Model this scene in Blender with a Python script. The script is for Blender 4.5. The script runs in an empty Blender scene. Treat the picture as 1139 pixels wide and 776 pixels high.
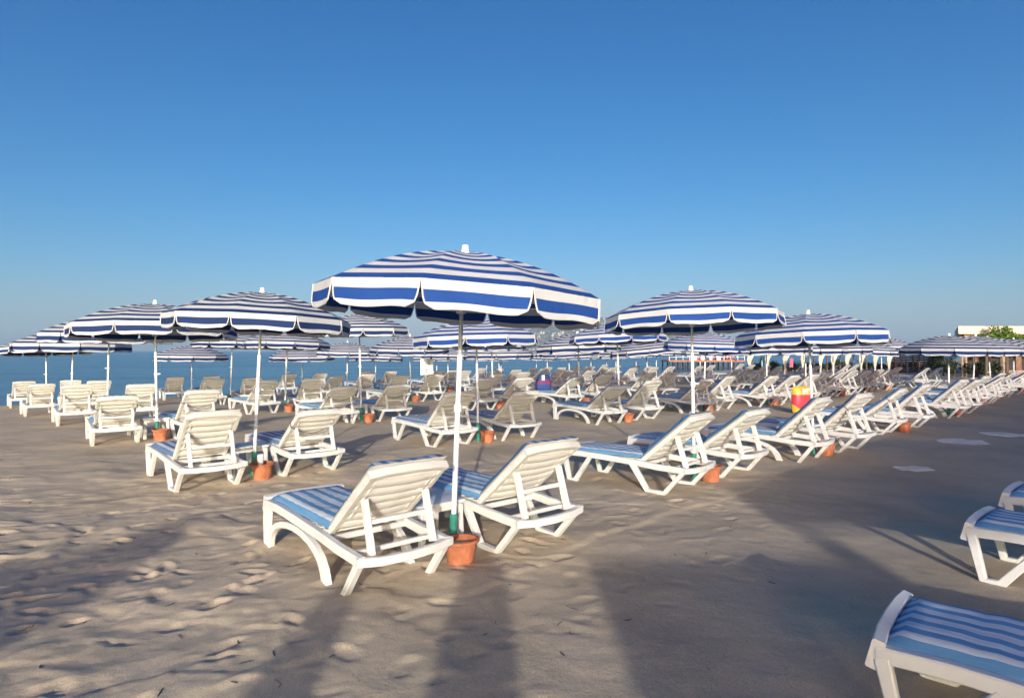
import bpy, bmesh, math, random
import numpy as np
from mathutils import Vector, Matrix, Euler

random.seed(7)
rng = np.random.default_rng(11)
SC = bpy.context.scene
COL = SC.collection
PI = math.pi
F, CX, HY, CAMH = 680.0, 569.5, 390.0, 1.55      # the photograph's lens in its own pixels
SUN_EL = math.radians(12.5)

# ------------------------------------------------------------------ nodes
def new_mat(name):
    m = bpy.data.materials.new(name); m.use_nodes = True
    nt = m.node_tree
    return m, nt, nt.nodes['Principled BSDF']

def N(nt, kind, **kw):
    n = nt.nodes.new(kind)
    for k, v in kw.items():
        if k.startswith('i_'):
            n.inputs[k[2:].replace('_', ' ')].default_value = v
        else:
            setattr(n, k, v)
    return n

def ramp(nt, stops, interp='LINEAR'):
    r = nt.nodes.new('ShaderNodeValToRGB'); cr = r.color_ramp; cr.interpolation = interp
    while len(cr.elements) > 1: cr.elements.remove(cr.elements[-1])
    for i, (p, c) in enumerate(stops):
        e = cr.elements[0] if i == 0 else cr.elements.new(p)
        e.position = p; e.color = (*c, 1)
    return r

def simple(name, col, rough=.5, var=.12, scale=6, bump=0., spec=.4, bscale=60):
    m, nt, b = new_mat(name); L = nt.links
    tc = N(nt, 'ShaderNodeTexCoord')
    no = N(nt, 'ShaderNodeTexNoise', i_Scale=scale, i_Detail=5.0, i_Roughness=.6)
    L.new(tc.outputs['Object'], no.inputs['Vector'])
    lo = tuple(c*(1-var) for c in col); hi = tuple(min(1, c*(1+var)) for c in col)
    r = ramp(nt, [(.3, lo), (.7, hi)])
    L.new(no.outputs['Fac'], r.inputs['Fac']); L.new(r.outputs['Color'], b.inputs['Base Color'])
    b.inputs['Roughness'].default_value = rough
    b.inputs['Specular IOR Level'].default_value = spec
    if bump:
        n2 = N(nt, 'ShaderNodeTexNoise', i_Scale=bscale, i_Detail=4.0)
        L.new(tc.outputs['Object'], n2.inputs['Vector'])
        bp = N(nt, 'ShaderNodeBump', i_Strength=bump, i_Distance=.01)
        L.new(n2.outputs['Fac'], bp.inputs['Height']); L.new(bp.outputs['Normal'], b.inputs['Normal'])
    return m

def plastic(name, col):
    """moulded white resin: a little chalky, faint grime"""
    m, nt, b = new_mat(name); L = nt.links
    tc = N(nt, 'ShaderNodeTexCoord'); oi = N(nt, 'ShaderNodeObjectInfo')
    no = N(nt, 'ShaderNodeTexNoise', i_Scale=4.5, i_Detail=6.0, i_Roughness=.65)
    add = N(nt, 'ShaderNodeVectorMath', operation='ADD')
    L.new(tc.outputs['Object'], add.inputs[0]); L.new(oi.outputs['Location'], add.inputs[1])
    L.new(add.outputs[0], no.inputs['Vector'])
    r = ramp(nt, [(.25, tuple(c*.72 for c in col)), (.45, tuple(c*.93 for c in col)), (.7, col)])
    L.new(no.outputs['Fac'], r.inputs['Fac']); L.new(r.outputs['Color'], b.inputs['Base Color'])
    b.inputs['Roughness'].default_value = .42
    b.inputs['Specular IOR Level'].default_value = .35
    return m

def canopy_mat(name, blue, white):
    """stripes ring after ring: UV.y is the distance from the top in metres"""
    m, nt, b = new_mat(name); L = nt.links
    uv = N(nt, 'ShaderNodeUVMap'); sep = N(nt, 'ShaderNodeSeparateXYZ'); L.new(uv.outputs['UV'], sep.inputs[0])
    mul = N(nt, 'ShaderNodeMath', operation='MULTIPLY'); mul.inputs[1].default_value = 1/1.4
    L.new(sep.outputs['Y'], mul.inputs[0])
    st = []; s = 0.0; w = True
    edges = [0.0, .06]
    k = .06
    stops = [(0, blue)]
    on = False
    while k < 1.015:                       # dome
        stops.append((k, blue if on else white)); on = not on; k += .066 if not on else .075
    stops += [(1.045, white), (1.105, blue), (1.175, white)]
    cuts = [(p/1.4, c) for p, c in stops]
    # many stops: build with a chain of greater-than mixes so that the count is not limited
    prev = None
    rgb0 = N(nt, 'ShaderNodeRGB'); rgb0.outputs[0].default_value = (*blue, 1); prev = rgb0.outputs[0]
    tc = N(nt, 'ShaderNodeTexCoord'); no = N(nt, 'ShaderNodeTexNoise', i_Scale=3.0, i_Detail=4.0)
    L.new(tc.outputs['Object'], no.inputs['Vector'])
    for p, c in stops[1:]:
        g = N(nt, 'ShaderNodeMath', operation='GREATER_THAN'); g.inputs[1].default_value = p
        L.new(sep.outputs['Y'], g.inputs[0])
        mx = N(nt, 'ShaderNodeMix', data_type='RGBA'); mx.inputs['B'].default_value = (*c, 1)
        L.new(g.outputs[0], mx.inputs['Factor']); L.new(prev, mx.inputs['A']); prev = mx.outputs['Result']
    hs = N(nt, 'ShaderNodeHueSaturation'); L.new(prev, hs.inputs['Color'])
    mr = N(nt, 'ShaderNodeMapRange'); mr.inputs['To Min'].default_value = .86; mr.inputs['To Max'].default_value = 1.08
    L.new(no.outputs['Fac'], mr.inputs['Value']); L.new(mr.outputs[0], hs.inputs['Value'])
    L.new(hs.outputs['Color'], b.inputs['Base Color'])
    b.inputs['Roughness'].default_value = .8; b.inputs['Specular IOR Level'].default_value = .15
    wv = N(nt, 'ShaderNodeTexNoise', i_Scale=420.0, i_Detail=1.0); L.new(tc.outputs['Object'], wv.inputs['Vector'])
    w2 = N(nt, 'ShaderNodeTexNoise', i_Scale=7.0, i_Detail=3.0); L.new(tc.outputs['Object'], w2.inputs['Vector'])
    bp = N(nt, 'ShaderNodeBump', i_Strength=.12, i_Distance=.003); L.new(wv.outputs['Fac'], bp.inputs['Height'])
    bp2 = N(nt, 'ShaderNodeBump', i_Strength=.6, i_Distance=.03); L.new(w2.outputs['Fac'], bp2.inputs['Height'])
    L.new(bp2.outputs['Normal'], bp.inputs['Normal']); L.new(bp.outputs['Normal'], b.inputs['Normal'])
    tr = N(nt, 'ShaderNodeBsdfTranslucent'); L.new(hs.outputs['Color'], tr.inputs['Color'])
    ms = N(nt, 'ShaderNodeMixShader'); ms.inputs[0].default_value = .1
    out = nt.nodes['Material Output']
    L.new(b.outputs[0], ms.inputs[1]); L.new(tr.outputs[0], ms.inputs[2]); L.new(ms.outputs[0], out.inputs['Surface'])
    return m

def cushion_mat(name, blue, pale):
    """lengthwise stripes across UV.x, faded and streaky"""
    m, nt, b = new_mat(name); L = nt.links
    uv = N(nt, 'ShaderNodeUVMap'); sep = N(nt, 'ShaderNodeSeparateXYZ'); L.new(uv.outputs['UV'], sep.inputs[0])
    st = []
    k = 0; p = 0.0
    widths = [.07, .085, .08, .10, .085, .105, .08, .105, .08, .10, .075, .085]
    on = True; t = 0
    for w in widths:
        st.append((min(t, .999), blue if on else pale)); on = not on; t += w
    st = st[:18]
    r = ramp(nt, st, 'CONSTANT'); L.new(sep.outputs['X'], r.inputs['Fac'])
    oi = N(nt, 'ShaderNodeObjectInfo')
    mp = N(nt, 'ShaderNodeMapping'); mp.inputs['Scale'].default_value = (26, 2.2, 1)
    ad = N(nt, 'ShaderNodeVectorMath', operation='ADD')
    L.new(uv.outputs['UV'], mp.inputs['Vector']); L.new(mp.outputs[0], ad.inputs[0]); L.new(oi.outputs['Location'], ad.inputs[1])
    no = N(nt, 'ShaderNodeTexNoise', i_Scale=1.0, i_Detail=5.0); L.new(ad.outputs[0], no.inputs['Vector'])
    mr = N(nt, 'ShaderNodeMapRange'); mr.inputs['To Min'].default_value = .7; mr.inputs['To Max'].default_value = 1.3
    L.new(no.outputs['Fac'], mr.inputs['Value'])
    hs = N(nt, 'ShaderNodeHueSaturation'); L.new(r.outputs['Color'], hs.inputs['Color']); L.new(mr.outputs[0], hs.inputs['Value'])
    L.new(hs.outputs['Color'], b.inputs['Base Color'])
    b.inputs['Roughness'].default_value = .9; b.inputs['Specular IOR Level'].default_value = .1
    tc = N(nt, 'ShaderNodeTexCoord')
    wv = N(nt, 'ShaderNodeTexNoise', i_Scale=9.0, i_Detail=3.0); L.new(tc.outputs['Object'], wv.inputs['Vector'])
    bp = N(nt, 'ShaderNodeBump', i_Strength=.5, i_Distance=.02); L.new(wv.outputs['Fac'], bp.inputs['Height'])
    L.new(bp.outputs['Normal'], b.inputs['Normal'])
    return m

def leaf_mat(name, a, b_, c):
    m, nt, b = new_mat(name); L = nt.links
    g = N(nt, 'ShaderNodeNewGeometry')
    r = ramp(nt, [(0, a), (.5, b_), (1, c)])
    L.new(g.outputs['Random Per Island'], r.inputs['Fac']); L.new(r.outputs['Color'], b.inputs['Base Color'])
    b.inputs['Roughness'].default_value = .55
    tr = N(nt, 'ShaderNodeBsdfTranslucent'); L.new(r.outputs['Color'], tr.inputs['Color'])
    ms = N(nt, 'ShaderNodeMixShader'); ms.inputs[0].default_value = .25
    out = nt.nodes['Material Output']
    L.new(b.outputs[0], ms.inputs[1]); L.new(tr.outputs[0], ms.inputs[2]); L.new(ms.outputs[0], out.inputs['Surface'])
    return m

M = {}
M['resin'] = plastic('white_resin', (.68, .675, .655))
M['slat'] = plastic('cream_resin', (.67, .645, .60))
M['royal'] = canopy_mat('royal_stripes', (.018, .066, .27), (.58, .58, .59))  # brighter copy of the one blue cloth, for the sunlit parasols
M['royal_dim'] = canopy_mat('royal_stripes_dim', (.018, .038, .12), (.54, .55, .565))  # same cloth darkened: weaker light painted into the stripes
M['piping'] = simple('white_piping', (.54, .54, .53), .8)
M['pole'] = simple('white_painted_pole', (.78, .78, .77), .35, .05, 9)
M['pole_upper'] = simple('grey_steel_pole', (.42, .43, .44), .35, .1, 9)
M['green'] = simple('green_plastic', (.03, .22, .16), .45, .15)
M['terracotta'] = simple('terracotta', (.43, .15, .075), .9, .42, 7, .5)
M['cushion'] = cushion_mat('striped_cushion', (.14, .32, .52), (.58, .63, .68))
M['cushion2'] = cushion_mat('striped_cushion_faded', (.135, .225, .38), (.52, .55, .60))
M['edge'] = simple('cushion_edge', (.62, .60, .55), .9, .1)
M['cord'] = simple('grey_cord', (.10, .11, .14), .8)
M['wood'] = simple('brown_wood', (.27, .15, .09), .7, .25, 5)
M['palewood'] = simple('pale_wood', (.42, .32, .23), .75, .25, 5)
M['darkwood'] = simple('dark_wood', (.05, .042, .036), .8, .3, 4)
M['cream'] = simple('cream_render', (.66, .56, .42), .85, .08, 2)
M['soffit'] = simple('orange_soffit', (.46, .27, .16), .8, .1, 2)
M['stone'] = simple('pink_stone', (.36, .25, .21), .9, .2, 3, .3)
M['curtain'] = simple('cream_cloth', (.56, .51, .41), .9, .1, 5)
M['leafgreen'] = leaf_mat('leaf_green', (.05, .11, .012), (.12, .22, .02), (.24, .32, .04))
M['leafdark'] = leaf_mat('leaf_dark', (.012, .026, .010), (.028, .05, .018), (.05, .085, .03))
M['bark'] = simple('bark', (.14, .10, .07), .9, .3, 8, .5)
M['signwhite'] = simple('sign_white', (.80, .80, .76), .5, .04)
M['ink'] = simple('grey_ink', (.22, .23, .25), .6)
M['rock'] = simple('dark_rock', (.07, .068, .065), .9, .4, 3, .5)

# ------------------------------------------------------------------ mesh helpers
def finish(name, bm, mats, parent=None, smooth=40, loc=None):
    me = bpy.data.meshes.new(name)
    bmesh.ops.recalc_face_normals(bm, faces=bm.faces[:])
    bm.to_mesh(me); bm.free()
    if not isinstance(mats, (list, tuple)): mats = [mats]
    for m in mats: me.materials.append(m)
    if smooth:
        me.shade_smooth(); me.set_sharp_from_angle(angle=math.radians(smooth))
    o = bpy.data.objects.new(name, me); COL.objects.link(o)
    if parent: o.parent = parent
    if loc: o.location = loc
    return o

def tag(o, label=None, cat=None, group=None, kind=None):
    if label: o['label'] = label
    if cat: o['category'] = cat
    if group: o['group'] = group
    if kind: o['kind'] = kind
    return o

def thing(name, label, cat, loc=(0, 0, 0), rz=0, group=None):
    o = bpy.data.objects.new(name, None); COL.objects.link(o)
    o.empty_display_size = .1
    o.location = loc; o.rotation_euler = (0, 0, rz)
    return tag(o, label, cat, group)

def copy_tree(o, parent=None):
    c = o.copy(); COL.objects.link(c)
    if parent: c.parent = parent
    for ch in list(o.children): copy_tree(ch, c)
    return c

def bar(bm, pts, w, t, side=(0, 1, 0), closed=False, ch=.25, mat=0):
    """sweep a chamfered rectangle along pts: w along 'side', t across it"""
    pts = [Vector(p) for p in pts]; side = Vector(side).normalized()
    rings = []
    n = len(pts)
    for i, p in enumerate(pts):
        a = pts[i-1] if (i > 0 or closed) else p
        b = pts[(i+1) % n] if (i < n-1 or closed) else p
        d = (b-a).normalized()
        nrm = d.cross(side).normalized()
        # mitre
        k = 1.0
        if (0 < i < n-1) or closed:
            d1 = (p-a).normalized(); c = max(.35, d1.dot(d)); k = 1/c
        if isinstance(w, (list, tuple)): ww = w[i]
        else: ww = w
        if isinstance(t, (list, tuple)): tt = t[i]
        else: tt = t
        hw, ht = ww/2, tt/2*k
        c = min(hw, tt/2)*ch
        prof = [(-hw+c, -ht), (hw-c, -ht), (hw, -ht+c), (hw, ht-c), (hw-c, ht), (-hw+c, ht), (-hw, ht-c), (-hw, -ht+c)]
        rings.append([bm.verts.new(p + side*u + nrm*v) for u, v in prof])
    m = 8
    rng_ = range(n if closed else n-1)
    for i in rng_:
        A, B = rings[i], rings[(i+1) % n]
        for j in range(m):
            f = bm.faces.new((A[j], A[(j+1) % m], B[(j+1) % m], B[j])); f.material_index = mat
    if not closed:
        for R in (rings[0], rings[-1]):
            f = bm.faces.new(R); f.material_index = mat

def tube(bm, pts, r, seg=10, mat=0, cap=True):
    pts = [Vector(p) for p in pts]; n = len(pts); rings = []
    up = Vector((0, 0, 1))
    d0 = (pts[1]-pts[0]).normalized()
    ref = Vector((1, 0, 0)) if abs(d0.x) < .8 else Vector((0, 1, 0))
    for i, p in enumerate(pts):
        a = pts[max(i-1, 0)]; b = pts[min(i+1, n-1)]
        d = (b-a).normalized()
        u = ref - d*ref.dot(d); u.normalize(); v = d.cross(u); ref = u
        rr = r[i] if isinstance(r, (list, tuple)) else r
        rings.append([bm.verts.new(p+(u*math.cos(2*PI*k/seg)+v*math.sin(2*PI*k/seg))*rr) for k in range(seg)])
    for i in range(n-1):
        for j in range(seg):
            f = bm.faces.new((rings[i][j], rings[i][(j+1) % seg], rings[i+1][(j+1) % seg], rings[i+1][j])); f.material_index = mat
    if cap:
        for R in (rings[0], rings[-1]):
            f = bm.faces.new(R); f.material_index = mat

def lathe(bm, prof, seg=24, c=(0, 0, 0), mat=0):
    c = Vector(c); rings = []
    for r, z in prof:
        if r < 1e-5: rings.append([bm.verts.new(c+Vector((0, 0, z)))])
        else: rings.append([bm.verts.new(c+Vector((r*math.cos(2*PI*k/seg), r*math.sin(2*PI*k/seg), z))) for k in range(seg)])
    for A, B in zip(rings, rings[1:]):
        for j in range(seg):
            a = A[j % len(A)]; a2 = A[(j+1) % len(A)]; b = B[j % len(B)]; b2 = B[(j+1) % len(B)]
            vs = []
            for v in (a, a2, b2, b):
                if v not in vs: vs.append(v)
            if len(vs) >= 3:
                f = bm.faces.new(vs); f.material_index = mat

def box(bm, x0, x1, y0, y1, z0, z1, bev=0, mat=0):
    r = bmesh.ops.create_cube(bm, size=1)
    vs = r['verts']
    for v in vs:
        v.co = Vector(((x0+x1)/2+v.co.x*(x1-x0), (y0+y1)/2+v.co.y*(y1-y0), (z0+z1)/2+v.co.z*(z1-z0)))
    fs = set(f for v in vs for f in v.link_faces)
    for f in fs: f.material_index = mat
    if bev:
        es = set(e for v in vs for e in v.link_edges)
        bmesh.ops.bevel(bm, geom=list(es), offset=bev, segments=2, profile=.6, affect='EDGES')

# ------------------------------------------------------------------ value noise (numpy)
def hash2(ix, iy, s):
    h = (ix.astype(np.int64)*374761393 + iy.astype(np.int64)*668265263 + s*974711) & 0x7fffffff
    h = ((h ^ (h >> 13))*1274126177) & 0x7fffffff
    return ((h ^ (h >> 16)) & 0xffff)/65535.0
def vnoise(x, y, s=0):
    ix = np.floor(x); iy = np.floor(y); fx = x-ix; fy = y-iy
    fx = fx*fx*fx*(fx*(fx*6-15)+10); fy = fy*fy*fy*(fy*(fy*6-15)+10)
    a = hash2(ix, iy, s); b = hash2(ix+1, iy, s); c = hash2(ix, iy+1, s); d = hash2(ix+1, iy+1, s)
    return (a*(1-fx)+b*fx)*(1-fy)+(c*(1-fx)+d*fx)*fy - .5
def sstep(a, b, x):
    t = np.clip((x-a)/(b-a), 0, 1); return t*t*(3-2*t)

# ------------------------------------------------------------------ ground
SEA_Z = -.42
def base_ground(x, y):
    c = y-x
    z = -.28*sstep(15, 38, c) - .30*sstep(37, 42, c) - 2.4*sstep(41, 70, c)
    return z
GRID = {}
def gz(x, y):
    xs, ys, Z = GRID['xs'], GRID['ys'], GRID['Z']
    i = int(np.clip(np.searchsorted(xs, x)-1, 0, len(xs)-2)); j = int(np.clip(np.searchsorted(ys, y)-1, 0, len(ys)-2))
    a = (x-xs[i])/(xs[i+1]-xs[i]); b = (y-ys[j])/(ys[j+1]-ys[j])
    return float((Z[i, j]*(1-a)+Z[i+1, j]*a)*(1-b)+(Z[i, j+1]*(1-a)+Z[i+1, j+1]*a)*b)

def make_ground():
    def axis(lo, hi, d0, d1, step, grow):
        a = list(np.arange(d0, d1+1e-6, step))
        s = step; v = d1
        while v < hi:
            s = min(s*grow, 400); v += s; a.append(min(v, hi))
        s = step; v = d0
        while v > lo:
            s = min(s*grow, 400); v -= s; a.insert(0, max(v, lo))
        return np.array(a)
    xs = axis(-260, 3500, -3.6, 2.6, .025, 1.024)
    ys = axis(-400, 3500, 2.2, 6.2, .021, 1.016)
    X, Y = np.meshgrid(xs, ys, indexing='ij')
    Z = base_ground(X, Y)
    c = Y-X
    near = 1-sstep(14, 40, Y)
    rough = (.16 + .84*sstep(2.2, 5.6, c-.25*vnoise(X*.7, Y*.7, 5)))*near*(1-sstep(34, 38, c))
    rough = rough*(.75+.6*sstep(1.0, -3.5, X)*(1-sstep(5, 9, Y)))
    # wide swells and trodden lumps
    wx = X+.25*vnoise(X*2.1, Y*2.1, 31); wy = Y+.25*vnoise(X*2.1, Y*2.1, 32)
    H = .045*vnoise(wx*.9, wy*.9, 1) + .055*vnoise(wx*2.6, wy*2.6, 2) + .030*vnoise(wx*6.1, wy*5.2, 3) + .012*vnoise(wx*14, wy*12, 4)
    rid = np.abs(vnoise(wx*3.3+9, wy*3.3, 8)); H += .03*np.clip(.16-rid, 0, 1)/.16*sstep(-.1, .3, vnoise(X*.8, Y*.8, 9))
    Z += H*rough*.36
    # the low trodden ledge where the loose sand meets the smooth walkway
    ledge = 4.25+.5*vnoise(X*.9, Y*.9, 21)+.12*vnoise(X*4, Y*4, 22)
    Z += (.011*sstep(ledge-.05, ledge+.06, c) - .014*sstep(ledge+.1, ledge+1.6, c))*(1-sstep(9, 20, Y))
    Z += .008*vnoise(X*2.2, Y*2.2, 12)*near + .004*vnoise(X*9, Y*9, 13)*near
    # thin crusted edges that run across the trodden sand
    for sd, fq, hh in ((41, .8, .010), (42, 1.5, .007)):
        q = vnoise(wx*fq*.8+sd, wy*fq*1.25, sd)+.10*vnoise(X*7, Y*7, sd+1)
        msk = sstep(0, .25, vnoise(X*.9+5, Y*.9, sd+2)+.12)
        Z += hh*sstep(-.012, .012, q)*msk*np.clip(rough*1.1, 0, 1)*(1-sstep(10, 18, Y))
    Z += .6*rough*(.006*vnoise(X*23, Y*21, 51)+.004*vnoise(X*41, Y*38, 52))*(1-sstep(6, 11, Y))
    # footprints, as dents with a soft rim
    n = 850
    fy = 2.2+rng.random(n)**1.05*15; fx = rng.uniform(-1.0, .45, n)*(fy*.95+.5)
    for px, py in zip(fx, fy):
        cc = py-px
        amp = np.clip((cc-2.2)/3.0, .0, 1)
        if amp < .05 or px > 6: continue
        # walk a step or two
        th = rng.uniform(0, PI); L = rng.uniform(.05, .13); W = rng.uniform(.028, .06); dep = rng.uniform(.004, .017)*amp
        i0, i1 = np.searchsorted(xs, [px-.5, px+.5]); j0, j1 = np.searchsorted(ys, [py-.5, py+.5])
        if i1 <= i0 or j1 <= j0: continue
        xx = X[i0:i1, j0:j1]-px; yy = Y[i0:i1, j0:j1]-py
        u = (xx*math.cos(th)+yy*math.sin(th))/L; v = (-xx*math.sin(th)+yy*math.cos(th))/W
        v = v+.35*u*u*rng.uniform(-1, 1)
        r = np.sqrt(u*u+v*v)
        Z[i0:i1, j0:j1] += -dep*(1-sstep(.75, 1.05, r)) + dep*.55*np.exp(-((r-1.25)/.28)**2)*np.where(u > -.3, 1, .3)
    GRID.update(xs=xs, ys=ys, Z=Z)
    nx, ny = X.shape
    V = np.stack([X, Y, Z], -1).reshape(-1, 3)
    idx = np.arange(nx*ny).reshape(nx, ny)
    Fq = np.stack([idx[:-1, :-1], idx[1:, :-1], idx[1:, 1:], idx[:-1, 1:]], -1).reshape(-1, 4)
    me = bpy.data.meshes.new('sand_ground')
    me.vertices.add(len(V)); me.vertices.foreach_set('co', V.ravel())
    me.loops.add(len(Fq)*4); me.loops.foreach_set('vertex_index', Fq.ravel().astype(np.int32))
    me.polygons.add(len(Fq)); me.polygons.foreach_set('loop_start', np.arange(0, len(Fq)*4, 4, dtype=np.int32))
    me.update(calc_edges=True); me.validate()
    me.shade_smooth()
    o = bpy.data.objects.new('sand_ground', me); COL.objects.link(o)
    m, nt, b = new_mat('beach_sand'); L = nt.links
    tc = N(nt, 'ShaderNodeTexCoord')
    n1 = N(nt, 'ShaderNodeTexNoise', i_Scale=.9, i_Detail=6.0, i_Roughness=.6); L.new(tc.outputs['Object'], n1.inputs['Vector'])
    r1 = ramp(nt, [(.3, (.47, .385, .275)), (.5, (.565, .465, .335)), (.72, (.63, .525, .385))]); L.new(n1.outputs['Fac'], r1.inputs['Fac'])
    n2 = N(nt, 'ShaderNodeTexNoise', i_Scale=170.0, i_Detail=3.0); L.new(tc.outputs['Object'], n2.inputs['Vector'])
    r2 = ramp(nt, [(.3, (.72, .72, .74)), (.6, (1.08, 1.07, 1.06))]); L.new(n2.outputs['Fac'], r2.inputs['Fac'])
    mx = N(nt, 'ShaderNodeMix', data_type='RGBA', blend_type='MULTIPLY'); mx.inputs['Factor'].default_value = 1
    L.new(r1.outputs['Color'], mx.inputs['A']); L.new(r2.outputs['Color'], mx.inputs['B'])
    # grey packed sand on the walkway (y - x below about four metres)
    sp = N(nt, 'ShaderNodeSeparateXYZ'); L.new(tc.outputs['Object'], sp.inputs[0])
    sb = N(nt, 'ShaderNodeMath', operation='SUBTRACT'); L.new(sp.outputs['Y'], sb.inputs[0]); L.new(sp.outputs['X'], sb.inputs[1])
    ad = N(nt, 'ShaderNodeMath', operation='ADD'); mu = N(nt, 'ShaderNodeMath', operation='MULTIPLY'); mu.inputs[1].default_value = 1.6
    L.new(n1.outputs['Fac'], mu.inputs[0]); L.new(sb.outputs[0], ad.inputs[0]); L.new(mu.outputs[0], ad.inputs[1])
    mr = N(nt, 'ShaderNodeMapRange'); mr.inputs['From Min'].default_value = 3.6; mr.inputs['From Max'].default_value = 6.2
    L.new(ad.outputs[0], mr.inputs['Value'])
    mp = N(nt, 'ShaderNodeMix', data_type='RGBA', blend_type='MULTIPLY'); mp.inputs['Factor'].default_value = 1
    rr = ramp(nt, [(0, (.85, .86, .87)), (1, (1, 1, 1))]); L.new(mr.outputs[0], rr.inputs['Fac'])
    L.new(mx.outputs['Result'], mp.inputs['A']); L.new(rr.outputs['Color'], mp.inputs['B'])
    # wet sand at the water's edge
    wet = N(nt, 'ShaderNodeMapRange'); wet.inputs['From Min'].default_value = 37.5; wet.inputs['From Max'].default_value = 39.5
    L.new(ad.outputs[0], wet.inputs['Value'])
    mw = N(nt, 'ShaderNodeMix', data_type='RGBA', blend_type='MULTIPLY'); mw.inputs['B'].default_value = (.5, .48, .46, 1)
    L.new(wet.outputs[0], mw.inputs['Factor']); L.new(mp.outputs['Result'], mw.inputs['A'])
    L.new(mw.outputs['Result'], b.inputs['Base Color'])
    b.inputs['Roughness'].default_value = .95; b.inputs['Specular IOR Level'].default_value = .12
    n3 = N(nt, 'ShaderNodeTexNoise', i_Scale=30.0, i_Detail=7.0, i_Roughness=.72); L.new(tc.outputs['Object'], n3.inputs['Vector'])
    n4 = N(nt, 'ShaderNodeTexNoise', i_Scale=6.0, i_Detail=4.0, i_Roughness=.6); L.new(tc.outputs['Object'], n4.inputs['Vector'])
    b0 = N(nt, 'ShaderNodeBump', i_Strength=.2, i_Distance=.03); L.new(n4.outputs['Fac'], b0.inputs['Height'])
    b1 = N(nt, 'ShaderNodeBump', i_Strength=.38, i_Distance=.010); L.new(n3.outputs['Fac'], b1.inputs['Height'])
    b2 = N(nt, 'ShaderNodeBump', i_Strength=.5, i_Distance=.003); L.new(n2.outputs['Fac'], b2.inputs['Height'])
    L.new(b0.outputs['Normal'], b1.inputs['Normal']); L.new(b1.outputs['Normal'], b2.inputs['Normal']); L.new(b2.outputs['Normal'], b.inputs['Normal'])
    me.materials.append(m)
    tag(o, kind='structure')
make_ground()

def make_sea():
    bm = bmesh.new()
    xs = [-3900, -1500, -500, -150, -40, 60, 200, 600, 1500, 3900]; ys = [-380, -50, 10, 40, 100, 300, 800, 2000, 4200, 6900]
    vs = [[bm.verts.new((x, y, SEA_Z)) for y in ys] for x in xs]
    for i in range(len(xs)-1):
        for j in range(len(ys)-1):
            bm.faces.new((vs[i][j], vs[i+1][j], vs[i+1][j+1], vs[i][j+1]))
    m, nt, b = new_mat('sea_water'); L = nt.links
    tc = N(nt, 'ShaderNodeTexCoord')
    mp = N(nt, 'ShaderNodeMapping'); mp.inputs['Rotation'].default_value = (0, 0, math.radians(-28)); mp.inputs['Scale'].default_value = (.35, 1.3, 1)
    L.new(tc.outputs['Object'], mp.inputs['Vector'])
    n1 = N(nt, 'ShaderNodeTexNoise', i_Scale=.55, i_Detail=8.0, i_Roughness=.62); L.new(mp.outputs[0], n1.inputs['Vector'])
    n2 = N(nt, 'ShaderNodeTexNoise', i_Scale=.09, i_Detail=6.0); L.new(mp.outputs[0], n2.inputs['Vector'])
    r = ramp(nt, [(.38, (.03, .13, .22)), (.62, (.075, .22, .32))]); L.new(n2.outputs['Fac'], r.inputs['Fac'])
    L.new(r.outputs['Color'], b.inputs['Base Color'])
    b.inputs['Roughness'].default_value = .22; b.inputs['IOR'].default_value = 1.33; b.inputs['Specular IOR Level'].default_value = .5
    bp = N(nt, 'ShaderNodeBump', i_Strength=.9, i_Distance=.7); L.new(n1.outputs['Fac'], bp.inputs['Height'])
    L.new(bp.outputs['Normal'], b.inputs['Normal'])
    tag(finish('sea', bm, m, smooth=0), kind='structure')
make_sea()

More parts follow.
